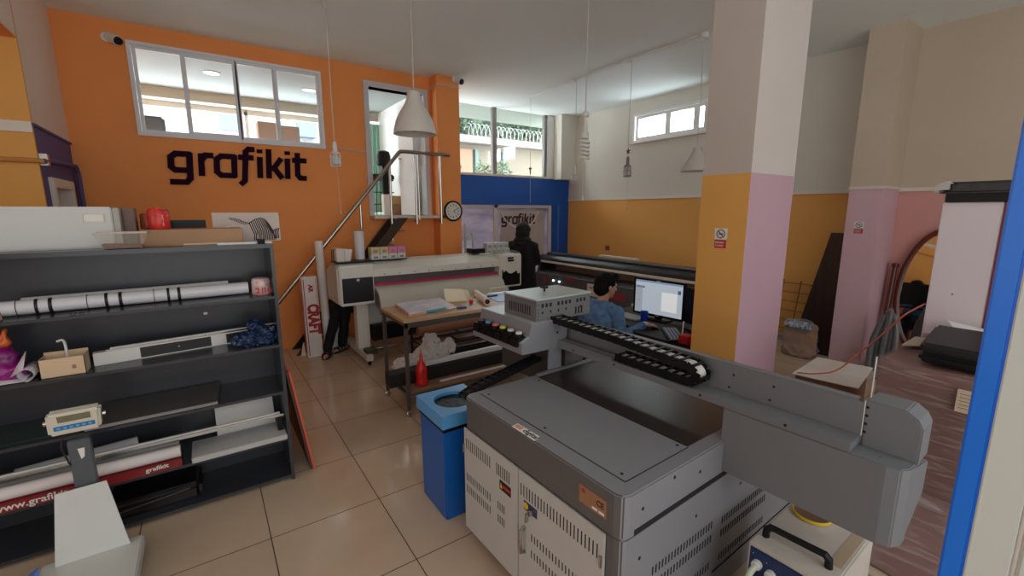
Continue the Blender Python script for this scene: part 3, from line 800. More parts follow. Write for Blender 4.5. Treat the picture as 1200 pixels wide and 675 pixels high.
o = thing('binder_clip', 'small silver and black clip standing at the end of the shelf top', 'clip', (.285, 3.09, T))
MB().prism([(3.075, T), (3.105, T), (3.094, T+.03), (3.086, T+.03)], 0, .265, .305).build('clip_body', M_black, o, bevel=.001)
for s_ in (-1, 1): MB().tube([(.275, 3.09+s_*.004, T+.028), (.272, 3.09+s_*.008, T+.055), (.298, 3.09+s_*.008, T+.055), (.295, 3.09+s_*.004, T+.028)], .002, 6).build('wire_handle', M_chrome, o)
MB().tube([(.12, 3.30, 1.684), (.17, 3.32, 1.69), (.22, 3.36, 1.684)], .003, 6).build('cord', M_white)
tag(bpy.data.objects['cord'], 'loose white cord lying on the flat carton end', 'cord')
# --- first shelf
z1 = 1.26
o = thing('banner_roll', 'long white rolled banner bound with black straps on the top shelf', 'roll', (-.3, 3.2, z1))
c0, c1 = Vector((-.86, 3.21, z1+.042)), Vector((.20, 3.25, z1+.040))
MB().tube([c0, c1], .037, 24).build('roll', mat('roll_white', (222, 222, 226), .35), o, smooth=True)
def at_(t): return c0.lerp(c1, t)
for xx, wd in ((-.737, .012), (-.686, .014), (-.471, .013), (-.413, .014), (-.203, .012), (-.153, .014), (-.548, .003), (-.268, .003), (-.808, .003)):
    t = (xx-c0.x)/(c1.x-c0.x)
    MB().tube([at_(t-wd/2), at_(t+wd/2)], .0385, 24).build('strap', mat('strap_black', (26, 26, 28), .5), o, smooth=True)
tag(MB().tube([(-.82, 3.34, z1+.052), (.10, 3.37, z1+.058)], .022, 14).build('paper_tube', M_paper, smooth=True), 'thinner white tube lying behind the strapped banner roll', 'tube')
tag(MB().lathe([(.012, 0), (.024, .004), (.024, .03), (.012, .032)], (-.865, 3.12, z1), 14).build('tape_spool', mat('spool_tan', (190, 160, 120), .5), smooth=True), 'small tan tape spool at the left end of the top shelf', 'tape spool')
o = thing('key_clip', 'little chrome clip lying in front of the strapped roll', 'clip', (-.585, 3.10, z1))
for k in range(3): MB().tube([(-.60+.018*k, 3.095, z1+.004), (-.592+.018*k, 3.11, z1+.01), (-.584+.018*k, 3.092, z1+.004)], .003, 6).build('link', M_chrome, o)
o = thing('red_white_pack', 'round red and white printed pack on the top shelf corner', 'pack', (.285, 3.19, z1))
mb = MB(); mb.lathe([(.052, 0), (.056, .006), (.054, .08), (.05, .098), (.04, .104)], (.272, 3.20, z1), 20)
mb.build('pack_body', mat('pack_white', (226, 214, 208), .5, rgb2=(206, 150, 150), nscale=28), o, smooth=True)
for x in (.245, .285): text('lettering', '21' if x < .27 else '10', .05, FACE_S(x-.012, 3.1425, z1+.012), M_red, o, .002, .0012)
MB().box(-.05, -.03, 3.4255, 3.428, 1.12, 1.135).build('price_tag', M_white, sh)
# --- second shelf
z2 = .945
def blob(name, parts, m, parent=None, vox=.012, relax=3):
    mb = MB()
    for p in parts: mb.ell(*p)
    return mb.build(name, m, parent, remesh=vox, relax=relax)
def crumple(o, amp, sc):
    from mathutils import noise
    me = o.data
    for v in me.vertices:
        p = v.co*sc; n_ = noise.noise_vector(p)+.5*noise.noise_vector(p*2.3)
        v.co += Vector(n_)*amp
    return o
def flat(o):
    for p in o.data.polygons: p.use_smooth = False
o = thing('shopping_bag', 'glossy purple and orange plastic bag at the left of the second shelf', 'bag', (-.90, 3.2, z2))
b_ = blob('bag_body', [((-.93, 3.20, z2+.09), (.11, .07, .10)), ((-.88, 3.17, z2+.05), (.08, .06, .055))], mat('bag_purple', (150, 28, 130), .25, noise=.5, nscale=14), o, .012); crumple(b_, .018, 14)
b_ = blob('bag_top', [((-.94, 3.20, z2+.185), (.10, .05, .035)), ((-.865, 3.19, z2+.215), (.02, .02, .05))], mat('bag_orange', (226, 106, 30), .3, noise=.3, nscale=14), o, .01); crumple(b_, .012, 20)
o = thing('paper_curl', 'curled grey white paper sheet beside the purple bag', 'paper', (-.80, 3.12, z2))
pts = [(-.87, 3.11), (-.84, 3.10), (-.80, 3.10)]
mb = MB(); prof = []
for k in range(16):
    a = -math.pi/2+k*.42; rr = .036-.001*k; prof.append((-.795+rr*math.cos(a), z2+.038+rr*math.sin(a)))
for p, q in zip(prof, prof[1:]): mb.quad((p[0], 3.07, p[1]), (q[0], 3.07, q[1]), (q[0], 3.26, q[1]), (p[0], 3.26, p[1]))
mb.quad((-.79, 3.09, z2+.002), (-.90, 3.08, z2+.004), (-.92, 3.2, z2+.02), (-.80, 3.2, z2+.002)); mb.quad((-.85, 3.10, z2+.03), (-.80, 3.09, z2+.06), (-.785, 3.12, z2+.15), (-.80, 3.16, z2+.09))
mb.build('sheet', mat('sheet_grey', (206, 200, 206), .6), o, smooth=True).modifiers.new('t', 'SOLIDIFY').thickness = .0012
o = thing('open_carton', 'small open cardboard box on the second shelf', 'box', (-.65, 3.14, z2))
x0, x1, y0, y1, h = -.745, -.575, 3.085, 3.20, .098
mb = MB(); mb.box(x0, x1, y0, y1, z2, z2+.003)
mb.box(x0, x1, y0, y0+.003, z2, z2+h).box(x0, x1, y1-.003, y1, z2, z2+h+.012).box(x0, x0+.003, y0, y1, z2, z2+h).box(x1-.003, x1, y0, y1, z2, z2+h)
mb.build('carton', mat('carton_tan', (214, 188, 156), .8), o)
MB().box(-.625, -.61, y0-.0012, y0, z2+.035, z2+.055).build('stamp', mat('stamp_brown', (150, 120, 96), .8), o)
mb = MB(); mb.tube(smooth_path([(-.655, 3.17, z2+.01), (-.655, 3.18, z2+.12), (-.665, 3.2, z2+.165), (-.69, 3.21, z2+.16)]), .006, 8)
tag(mb.build('white_cable', M_white, smooth=True), 'white plastic cable curling up out of the small open box', 'cable')
o = thing('white_profile', 'long white profile with black inlays lying on the second shelf', 'profile', (-.15, 3.26, z2))
q0, q1 = Vector((-.56, 3.19)), Vector((.33, 3.30))
d_ = (q1-q0).normalized(); n_ = Vector((-d_.y, d_.x)); 
def slab(mb, t0, t1, off, wd, za, zb):
    L = (q1-q0).length; a = q0+d_*L*t0+n_*off; b = q0+d_*L*t1+n_*off; c = b+n_*wd; e = a+n_*wd
    return mb.hull8([(p.x, p.y, za) for p in (a, b, c, e)]+[(p.x, p.y, zb) for p in (a, b, c, e)])
slab(MB(), 0, 1, 0, .05, z2, z2+.072).build('profile_body', M_white, o, bevel=.002)
for a, b in ((.22, .60), (.69, .98)): slab(MB(), a, b, -.001, .002, z2+.006, z2+.066).build('black_inlay', mat('inlay_black', (30, 28, 28), .4), o)
for t in (.42, .83): 
    p = q0+d_*(q1-q0).length*t; MB().lathe([(.004, -.003), (.004, 0)], (p.x, p.y-.001, z2+.038), 8, 1).build('screw', M_steel, o)
slab(MB(), .06, 1, .005, .035, z2+.073, z2+.080).build('cover_strip', M_steel, o, bevel=.001)
slab(MB(), .08, 1, .01, .02, z2+.081, z2+.088).build('cover_strip', M_white, o, bevel=.001)
b_ = blob('blue_plastic_bag', [((.18, 3.14, z2+.045), (.10, .055, .045)), ((.26, 3.16, z2+.05), (.075, .06, .05)), ((.215, 3.17, z2+.10), (.05, .045, .05)), ((.30, 3.16, z2+.06), (.045, .04, .04))], mat('blue_bag_film', (26, 52, 92), .25, noise=.5, nscale=25), None, .006, 1)
for v in b_.data.vertices: 
    if v.co.z < .002: v.co.z = .002
crumple(b_, .022, 18); crumple(b_, .010, 46); flat(b_); tag(b_, 'crumpled dark blue plastic bag at the right end of the second shelf', 'bag')
# --- third shelf
z3 = .63
o = thing('dark_board', 'dark grey panel with pale front edge lying on the third shelf', 'panel', (-.28, 3.22, z3))
mb = MB(); mb.hull8([(-.62, 3.07, z3+.001), (-.03, 3.07, z3+.001), (-.005, 3.41, z3+.001), (-.60, 3.41, z3+.001), (-.62, 3.07, z3+.022), (-.03, 3.07, z3+.022), (-.005, 3.41, z3+.03), (-.60, 3.41, z3+.03)])
mb.build('panel', mat('panel_dark', (84, 80, 76), .35, noise=.2, nscale=4), o, bevel=.001)
MB().box(-.62, -.03, 3.066, 3.0695, z3+.003, z3+.02).build('edge_strip', mat('edge_pale', (140, 138, 136), .6), o)
o = thing('glass_sheet', 'wide greenish glass sheet standing at the left of the third shelf', 'glass sheet', (-1.1, 3.2, z3))
MB().box(-1.5, -.42, 3.10, 3.36, z3+.001, z3+.008).build('sheet', mat('dark_green_glass', (40, 62, 60), .1), o)
# --- lowest shelf
z4 = .305
tag(MB().prism([(3.30, z4), (3.315, z4), (3.405, z4+.19), (3.39, z4+.19)], 0, -.055, .285).build('white_board', mat('foam_white', (226, 226, 222), .6), bevel=.002), 'white foam board leaning at the back of the lowest shelf', 'board')
o = thing('wrapped_stack', 'pale sheet stack wrapped in clear plastic at the right of the lowest shelf', 'stack', (.08, 3.17, z4))
MB().box(-.185, .32, 3.05, 3.28, z4, z4+.03).build('sheets', mat('grey_sheets', (200, 198, 196), .5), o, bevel=.002)
b_ = MB().box(-.19, .322, 3.043, 3.285, z4-.0, z4+.034).build('wrap', film('wrap_film', (225, 225, 225), .55), o, bevel=.004)
o = thing('metal_profile', 'thin silver profile lying across the lowest shelf behind the printed banner', 'profile', (-.5, 3.16, z4))
MB().box(-1.3, .32, 3.13, 3.15, z4+.13, z4+.145).build('rail', M_steel, o, bevel=.002)
MB().box(-1.3, -.24, 3.10, 3.15, z4+.09, z4+.128).build('rail_base', mat('profile_grey', (120, 122, 122), .35, .5), o, bevel=.002)
MB().box(-1.3, .30, 3.15, 3.165, z4+.146, z4+.154).build('rail_lip', M_white, o)
for x in (-1.2, -.27, .28): MB().box(x, x+.03, 3.13, 3.20, z4, z4+.13).build('bracket', M_black, o)
tag(MB().tube([(-.95, 3.27, z4+.085), (-.45, 3.33, z4+.092)], .038, 20).build('white_roll', mat('roll_white', (222, 222, 226), .35), smooth=True), 'plain white paper roll at the back of the lowest shelf', 'roll')
o = thing('printed_banner', 'rolled banner in a red lettered cassette at the front of the lowest shelf', 'banner', (-.7, 3.09, z4))
MB().box(-1.3, -.235, 3.045, 3.10, z4+.001, z4+.050).build('cassette', mat('cassette_red', (132, 34, 38), .4), o, bevel=.004)
MB().tube([(-1.3, 3.085, z4+.085), (-.237, 3.085, z4+.085)], .033, 18).build('banner_cloth', mat('banner_white', (224, 216, 216), .5), o, smooth=True)
text('lettering', 'www.grafikit.com', .050, FACE_S(-.985, 3.044, z4+.013), M_white, o, .0006, .0008, sx=1.05)
text('lettering', 'grafikit', .034, FACE_S(-.40, 3.044, z4+.022), M_white, o, .0006, .0008, sx=1.1)
# --- bottom
o = thing('black_pouch', 'flat black vinyl pouch lying in the bottom of the shelf unit', 'pouch', (-.2, 3.2, .04))
b_ = MB().box(-.62, -.16, 3.10, 3.38, .042, .15).build('pouch', mat('pouch_black', (20, 20, 22), .25), o, bevel=.03, seg=3)
MB().tube([(-.55, 3.098, .10), (-.22, 3.098, .13)], .003, 6).build('zip', mat('zip_grey', (60, 60, 62), .3), o)
# panel leaning on the side of the shelf
o = thing('leaning_panel', 'thin dark board with an orange red edge leaning on the shelf side', 'board', (.43, 3.5, 0))
mb = MB(); mb.hull8([(.455, 3.12, 0), (.470, 3.12, 0), (.470, 4.25, 0), (.455, 4.25, 0), (.352, 3.12, .74), (.367, 3.12, .742), (.367, 4.25, .742), (.352, 4.25, .74)])
mb.build('board', mat('board_brown', (96, 66, 54), .6), o)
mb = MB(); mb.hull8([(.470, 3.10, 0), (.482, 3.10, 0), (.482, 4.26, 0), (.470, 4.26, 0), (.367, 3.10, .742), (.379, 3.10, .744), (.379, 4.26, .744), (.367, 4.26, .742)])
mb.build('edge', mat('edge_orange', (214, 96, 72), .6), o)
# ================================================================== SCALE
o = thing('platform_scale', 'platform scale with a grey column and a cream display head', 'scale', (-.50, 2.6, 0))
M_pan = mat('scale_pan', (204, 206, 200), .35, noise=.05, nscale=3)
MB().box(-.79, -.412, 2.30, 2.795, .05, .115).build('platform', M_pan, o, bevel=.008)
for x, y in ((-.74, 2.34), (-.46, 2.34), (-.74, 2.73), (-.46, 2.73)): MB().lathe([(.02, 0), (.02, .05)], (x, y, 0), 12).build('foot', M_dark, o)
MB().box(-.634, -.552, 2.80, 2.84, .03, .70).build('column', mat('scale_column', (84, 90, 96), .4), o, bevel=.004)
mb = MB(); mb.hull8([(-.69, 2.80, .735), (-.505, 2.80, .735), (-.505, 2.86, .745), (-.69, 2.86, .745), (-.686, 2.78, .848), (-.495, 2.78, .848), (-.495, 2.84, .858), (-.686, 2.84, .858)])
hd = mb.build('display_head', mat('scale_cream', (216, 212, 196), .4), o, bevel=.012, seg=3)
HX = basis((-.677, 2.7978, .744), (1, 0, 0), (0, -.165, 1))
def hb(x0, x1, y0, y1, t, nm_, m): 
    mb = MB(HX); mb.box(x0, x1, y0, y1, 0, t); return mb.build(nm_, m, hd, bevel=.001)
hb(.030, .145, .062, .094, .003, 'lcd_screen', mat('lcd', (122, 120, 96), .2)); hb(.012, .155, .022, .044, .003, 'keypad', mat('keypad_blue', (40, 124, 190), .4))
for k in range(6): hb(.022+k*.022, .035+k*.022, .028, .038, .0042, 'key', mat('key_pale', (120, 180, 220), .4))
MB().prism([(-.60, .655), (-.575, .655), (-.58, .61), (-.592, .60)], 1, 2.797, 2.80).build('label', M_paper, o)
MB().tube(smooth_path([(-.634, 2.82, .74), (-.655, 2.81, .68), (-.64, 2.80, .61), (-.632, 2.798, .58)]), .004, 6).build('cable', M_dark, o)
for x in (-.697, -.490): MB().lathe([(.014, -.006), (.014, .006)], (x, 2.83, .80), 12, 0).build('knob', M_steel, o)
tag(MB().hull8([(-.735, 2.740, .116), (-.462, 2.740, .116), (-.462, 2.748, .116), (-.735, 2.748, .116), (-.700, 2.775, .462), (-.515, 2.775, .468), (-.515, 2.783, .468), (-.700, 2.783, .462)]).build('white_plate', mat('plate_white', (214, 218, 216), .35, noise=.05, nscale=5), bevel=.001), 'white plate standing on the scale platform against its column', 'plate')
tag(MB().hull8([(-.93, 2.55, 0), (-.78, 2.62, 0), (-.79, 2.63, 0), (-.94, 2.56, 0), (-.80, 2.66, .16), (-.77, 2.69, .17), (-.775, 2.70, .17), (-.81, 2.67, .16)]).build('blue_strip', mat('strip_blue', (80, 110, 180), .4), bevel=.001), 'blue plastic strip leaning at the left of the scale', 'strip')
# ================================================================== WIDE PRINTER BY THE ORANGE WALL
B1 = mat('beige_plastic', (230, 228, 218), .45)
B2 = mat('beige_shadow', (206, 202, 190), .5)  # darker beige for side cover, apron and foot beams
o = thing('wide_format_printer', 'long beige wide format printer with a pink rail in front of the orange wall', 'printer', (2.4, 5.4, 0))
hp = [(5.10, .71), (5.10, 1.165), (5.16, 1.195), (5.42, 1.195), (5.70, 1.09), (5.70, .77), (5.62, .71)]
MB().prism(hp, 0, 1.20, 1.585).build('left_housing', B1, o, bevel=.012, seg=3)
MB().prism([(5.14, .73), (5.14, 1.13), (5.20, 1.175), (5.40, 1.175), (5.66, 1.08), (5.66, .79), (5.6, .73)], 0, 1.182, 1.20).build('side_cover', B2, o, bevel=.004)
MB().box(1.225, 1.572, 5.088, 5.102, .745, 1.03).build('cartridge_door', mat('door_charcoal', (34, 34, 38), .3), o, bevel=.004)
MB().lathe([(.018, 5.083), (.018, 5.09)], (1.40, 0, 1.005), 16, 1).build('badge', M_steel, o)
MB().prism([(5.12, .71), (5.12, 1.165), (5.17, 1.19), (5.42, 1.19), (5.68, 1.09), (5.68, .77)], 0, 3.36, 3.74).build('right_housing', B1, o, bevel=.012, seg=3)
mb = MB(); mb.prism([(3.40, .74), (3.70, .74), (3.70, .90), (3.66, .89), (3.64, .935), (3.56, .90), (3.50, .915), (3.46, .95), (3.42, .92), (3.40, .97)], 1, 5.106, 5.122)
mb.build('black_cover', M_black, o)
mb = MB()
for i in range(3):
    for j in range(2): mb.box(3.50+i*.035-j*.006, 3.528+i*.035-j*.006, 5.112, 5.122, 1.075+j*.035, 1.102+j*.035)
mb.build('logo', M_black, o)
mb = MB(); mb.prism([(5.60, .80), (5.60, 1.18), (5.30, 1.18), (5.13, 1.10), (5.12, 1.02), (5.30, 1.0), (5.30, .80)], 0, 1.585, 3.36)
mb.build('hood', B1, o, bevel=.006)
mb = MB()
for i in range(9): mb.lathe([(.006, 5.116), (.006, 5.122)], (1.72+i*.19, 0, 1.045), 8, 1)
mb.build('screw', M_slot, o)
text('lettering', 'SC-wide     print', .045, basis((1.63, 5.155, 1.105), (1, 0, 0), (0, .17, .08)), M_ink, o, .0005, .0008)
MB().box(1.585, 3.36, 5.25, 5.28, .90, 1.01).build('print_gap', mat('gap_grey', (110, 106, 104), .5), o)
MB().box(1.585, 3.36, 5.16, 5.19, .905, .935).build('pink_rail', mat('pink_rail', (196, 40, 96), .4), o, bevel=.004)
MB().box(1.585, 3.36, 5.17, 5.25, .885, .905).build('platen', mat('platen', (150, 144, 134), .4), o)
mb = MB(); pr = [(5.20, .895), (5.08, .885), (5.00, .84), (4.95, .76), (4.93, .66), (4.945, .66), (4.965, .755), (5.01, .825), (5.09, .868), (5.20, .875)]
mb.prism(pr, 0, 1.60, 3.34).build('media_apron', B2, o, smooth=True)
mb = MB(); mb.prism([(4.93, .60), (4.95, .60), (4.99, .82), (5.12, .87), (5.12, .70), (5.0, .66)], 0, 1.59, 1.60).build('apron_end', mat('apron_grey', (120, 116, 112), .5), o)
MB().box(1.60, 3.30, 5.28, 5.42, .20, .385).build('take_up_beam', M_black, o, bevel=.004)
MB().box(2.0, 2.06, 5.275, 5.28, .27, .33).build('yellow_label', mat('label_yellow', (206, 214, 60), .5), o)
for x in (1.44, 3.40):
    lg = MB().box(x-.02, x+.12, 5.30, 5.44, .12, .72).build('leg', B1, o, bevel=.006)
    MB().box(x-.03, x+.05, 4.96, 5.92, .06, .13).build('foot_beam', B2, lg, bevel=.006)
    for y in (5.0, 5.86): MB().lathe([(.024, -.014), (.03, -.008), (.03, .008), (.024, .014)], (x+.01, y, .03), 16, 0).build('castor', M_black, lg, smooth=True)
    MB().box(x-.01, x+.12, 5.02, 5.16, .115, .175).build('pedal', mat('pedal_dark', (70, 66, 64), .4), lg, bevel=.006)
mb = MB(); mb.tube([(1.5, 5.1, .16), (3.4, 5.1, .16)], .014, 8).tube([(1.5, 5.2, .13), (3.4, 5.2, .13)], .014, 8); mb.build('floor_rod', M_steel, o)
MB().box(1.62, 2.30, 5.55, 5.57, .16, .80).build('rear_cover', M_white, o)
MB().box(2.32, 3.32, 5.58, 5.59, .14, .80).build('rear_cover', mat('rear_grey', (186, 182, 180), .6), o)
# things on the printer
MB_t = MB().box(1.19, 1.60, 5.12, 5.42, 1.196, 1.212)
tag(MB_t.build('black_tray', M_black, bevel=.003), 'thin black tray lying on the left end of the beige printer', 'tray')
o = thing('paper_bag', 'small folded white paper bag standing on the black tray', 'bag', (1.30, 5.27, 1.213))
mb = MB(); mb.hull8([(1.215, 5.22, 1.213), (1.36, 5.20, 1.213), (1.36, 5.30, 1.213), (1.215, 5.32, 1.213), (1.21, 5.21, 1.365), (1.385, 5.19, 1.345), (1.385, 5.28, 1.345), (1.21, 5.30, 1.37)])
mb.build('bag_body', mat('bag_white', (232, 224, 214), .7), o, bevel=.003)
MB().hull8([(1.30, 5.185, 1.225), (1.355, 5.19, 1.225), (1.355, 5.2, 1.225), (1.30, 5.20, 1.225), (1.29, 5.18, 1.36), (1.38, 5.17, 1.35), (1.38, 5.18, 1.35), (1.29, 5.19, 1.36)]).build('folded_flap', M_paper, o)
tag(MB().lathe([(.052, 0), (.056, .004), (.056, .33), (.05, .335), (.02, .33)], (1.515, 5.36, 1.213), 20).build('standing_roll', mat('roll_white', (222, 222, 226), .35), smooth=True), 'short white paper roll standing upright on the black tray', 'roll')
M_cream2 = mat('ink_box_cream', (214, 196, 140), .6); M_pink2 = mat('ink_box_pink', (226, 130, 176), .6); M_wb = mat('ink_box_white', (220, 218, 214), .6)
def inkbox(x, y, z, w_, d_, h_, m, label, grp):
    b = thing('ink_carton', label, 'box', (x+w_/2, y+d_/2, z), group=grp)
    MB().box(x, x+w_-.003, y, y+d_, z, z+h_-.001).build('carton', m, b, bevel=.002)
    MB().box(x+w_*.25, x+w_*.75, y-.0012, y, z+h_*.2, z+h_*.6).build('print', mat('print_dark', (150, 144, 140), .6), b)
M_basetray = MB().box(1.60, 2.06, 5.24, 5.50, 1.196, 1.204).build('shelf_board', M_black)
tag(M_basetray, 'thin black board under the ink cartons beside the upright roll', 'board')
nm_x = ['leftmost', 'second', 'third', 'last']
for i in range(4): inkbox(1.62+i*.108, 5.26, 1.205, .105, .12, .068, M_wb, 'white ink carton, %s in the lower row next to the upright roll' % nm_x[i], 'ink cartons on the left of the printer')
for i in range(4): inkbox(1.62+i*.108, 5.26, 1.274, .105, .12, .078, M_cream2 if i < 2 else M_pink2, ('cream ink carton, %s in the upper row' if i < 2 else 'pink ink carton, %s in the upper row') % nm_x[i], 'ink cartons on the left of the printer')
tag(MB().box(3.02, 3.22, 5.28, 5.46, 1.197, 1.265).build('black_case', M_black, bevel=.004), 'low black case beside the pale ink cartons on the printer', 'case')
M_pb = mat('ink_box_pale', (196, 204, 200), .6)
for i in range(5): inkbox(3.17+i*.078+.06, 5.24, 1.197, .075, .1, .06, M_pb, 'pale ink carton, %s in the lower row at the right end of the printer' % (nm_x+['fifth'])[i], 'pale ink cartons on the right of the printer')
for i in range(4): inkbox(3.17+i*.092+.06, 5.24, 1.258, .088, .1, .08, M_pb, 'pale ink carton, %s in the upper row at the right end of the printer' % nm_x[i], 'pale ink cartons on the right of the printer')
tag(MB().box(3.64, 3.73, 5.14, 5.40, 1.196, 1.206).build('closed_folder', M_dark, bevel=.002), 'thin dark folder lying on the right end of the beige printer', 'folder')
# thing with legs behind: folded white ladder rest behind the printer
o = thing('folding_frame', 'folded grey white frame leaning on the orange pillar behind the printer', 'frame', (3.35, 5.95, 0))
mb = MB(); mb.tube([(3.30, 5.955, 0), (3.285, 5.97, 1.60)], .02, 8).tube([(3.50, 5.955, 0), (3.42, 5.98, 1.45)], .02, 8)
for z in (.4, .8, 1.15, 1.35): mb.tube([(3.30-.01*z, 5.955+.01*z, z), (3.50-.055*z, 5.955+.017*z, z)], .012, 8)
mb.build('rails', mat('frame_pale', (180, 186, 176), .5), o, smooth=True)
# cartons / tubes left of the printer
o = thing('long_carton', 'tall white cardboard carton with red lettering standing by the orange wall', 'box', (1.0, 5.78, 0))
CT = Matrix.Translation((.912, 5.69, 0)) @ Matrix.Rotation(R(-3), 4, 'X')
WC = mat('carton_white', (236, 228, 224), .7, noise=.08, nscale=6); 
MB(CT).box(0, .172, 0, .13, 0, 1.0).build('carton', WC, o, bevel=.003)
mb = MB(CT); mb.box(.012, .022, -.0015, 0, .02, .97).box(.155, .160, -.0015, 0, .35, .97).box(-.0015, 0, .03, .05, .05, .95).box(-.0015, 0, .09, .11, .05, .8)
mb.build('red_stripe', mat('stripe_red', (160, 52, 52), .6), o)
text('lettering', 'CRAFT', .17, CT @ basis((.045, -.0015, .66), (0, 0, -1), (1, 0, 0)), mat('carton_red', (176, 28, 36), .6), o, .0005, .010, sx=.72)
text('lettering', 'AR', .07, CT @ basis((.07, -.0015, .9), (0, 0, -1), (1, 0, 0)), MATS['carton_red'], o, .0005, .004)
tag(MB().tube([(1.17, 5.79, .001), (1.157, 5.845, 1.42)], .048, 20).build('tall_tube', mat('tube_white', (236, 230, 226), .5), smooth=True), 'tall plain white tube leaning between the lettered carton and printer', 'tube')
tag(MB().hull8([(.85, 5.82, 0), (.905, 5.8, 0), (.905, 5.9, 0), (.9, 5.92, 0), (.88, 5.86, .12), (.90, 5.86, .16), (.905, 5.9, .16), (.9, 5.9, .12)]).build('paper_scrap', mat('scrap_cream', (224, 206, 180), .7)), 'cream paper scrap leaning on the foot of the lettered carton', 'paper')
# ================================================================== STEEL STAIR AND RAIL
o = thing('stair', 'steep dark metal stair rising to the raised doorway', 'stair', (2.0, 6.08, 0))
M_st = mat('stair_dark', (70, 56, 48), .35, .6)
s0, s1 = (.80, 0), (2.27, 1.69)
mb = MB()
for y in (5.86, 6.17):
    mb.prism([(s0[0], 0), (s0[0]+.13, 0), (s1[0]+.07, s1[1]), (s1[0]-.09, s1[1])], 1, y, y+.012)
mb.build('stringer', M_st, o)
for k in range(1, 9):
    z = k*.19; x = s0[0]+(s1[0]-s0[0])*z/s1[1]
    MB().box(x-.02, x+.17, 5.872, 6.17, z-.012, z).build('tread', mat('tread_steel', (150, 132, 120), .25, .7), o, bevel=.001)
o = thing('hand_rail', 'polished steel hand rail climbing beside the stair to the doorway', 'railing', (2.0, 6.0, 0))
RY = 5.93
MB().tube([(.42, RY, .40), (2.27, RY, 2.555), (2.30, RY, 2.575), (2.36, RY, 2.578), (3.03, RY, 2.575)], .026, 12).build('top_rail', M_chrome, o, smooth=True)
for x, za in ((1.33, .93), (1.72, 1.02), (2.135, 1.22), (2.50, 1.60), (2.54, 1.66), (2.88, 1.60)):
    zb = min(2.56, .40+(x-.42)*2.155/1.85-.01) if x < 2.28 else 2.56
    if x == 1.33: zb = 1.30
    if x == 1.72: zb = 1.86
    p = MB().tube([(x, RY, za), (x, RY, zb)], .017 if x != 2.54 else .012, 10).build('post', M_chrome, o, smooth=True)
    if x in (1.72, 2.135): MB().tube([(x, RY, za+.04), (x, 5.88, za+.04)], .008, 6).build('bracket', M_chrome, p)
    if x > 2.4: MB().tube([(x, RY, za+.04), (x, 6.03, za+.04)], .012, 6).build('bracket', M_chrome, p)
# wall lettering -------------------------------------------------------
GL = {'g': [[(.78, 1), (.2, 1), (0, .82), (0, .34), (.16, .18), (.78, .18)], [(.78, 1), (.78, -.22), (.62, -.42), (.0, -.42)]],
      'r': [[(0, 0), (0, 1)], [(0, .72), (.22, 1), (.55, 1)]],
      'a': [[(.78, 1), (.2, 1), (0, .82), (0, .18), (.18, 0), (.78, 0)], [(.78, 1), (.78, 0)]],
      'f': [[(.68, 1.45), (.45, 1.45), (.3, 1.3), (.22, -.25), (.05, -.42)], [(0, 1), (.62, 1)]],
      'i': [[(0, 0), (0, 1)], [(0, 1.36), (0, 1.40)]],
      'k': [[(0, 0), (0, 1.45)], [(0, .45), (.28, .52), (.62, 1)], [(.28, .52), (.66, 0)]],
      't': [[(.22, 1.35), (.22, .18), (.38, 0), (.66, 0)], [(0, 1), (.66, 1)]]}
def lettering(prefix, parent, xf, spec, xh, wd, m, depth):
    for ch, x, sx in spec:
        mb = MB(xf); kk = 0
        for pl in GL[ch]:
            P = [Vector((x+p[0]*sx, p[1]*xh)) for p in pl]
            for a, b in zip(P, P[1:]):
                d = (b-a).normalized(); n_ = Vector((-d.y, d.x))*wd/2; e = d*wd/2*.55
                q = [a-n_-e, b-n_+e, b+n_+e, a+n_-e]; kk += 1; dk = depth*(1+.012*kk)
                mb.hull8([(p.x, p.y, 0) for p in q]+[(p.x, p.y, dk) for p in q])
            for p in P[1:-1]:
                mb.lathe([(wd/2, 0), (wd/2, depth*.98)], (p.x, p.y, 0), 14)
        mb.build('letter_'+ch, m, parent)
o = thing('wall_lettering', 'dark purple grafikit lettering mounted on the orange wall below the window', 'sign', (.45, 6.24, 2.19))
M_let = mat('letter_purple', (40, 12, 34), .9, spec=.1)
lettering('l', o, basis((0, 6.2495, 2.195), (1, 0, 0), (.06, 0, 1)), [('g', -.22, .215), ('r', .055, .18), ('a', .20, .22), ('f', .43, .20), ('i', .635, .2), ('k', .73, .205), ('i', .935, .2), ('t', 1.005, .2)], .215, .060, M_let, .025)
# banner lettering on the shop window
o = thing('window_banner', 'pale banner with dark grafikit lettering hanging inside the shop window', 'banner', (5.3, 7.22, .85))
MB().box(4.76, 5.86, 7.222, 7.228, .80, 1.79).build('banner_sheet', mat('banner_sheet', (196, 184, 182), .6, noise=.2, nscale=2), o)
lettering('l', o, basis((4.80, 7.221, 1.54), (1, 0, 0), (.09, 0, 1)), [('g', .0, .125), ('r', .15, .11), ('a', .25, .125), ('f', .37, .115), ('i', .49, .1), ('k', .55, .115), ('i', .68, .1), ('t', .73, .11)], .125, .038, mat('letter_brown', (84, 54, 52), .9, spec=.1), .004)
wires('white_loop', smooth_path([(4.74, 7.19, 1.80), (4.85, 7.17, 1.60), (5.05, 7.15, 1.47), (5.3, 7.15, 1.45), (5.5, 7.16, 1.55), (5.66, 7.18, 1.78)]), .012, M_white, 'white flexible loop hanging in front of the window banner', 'hose')
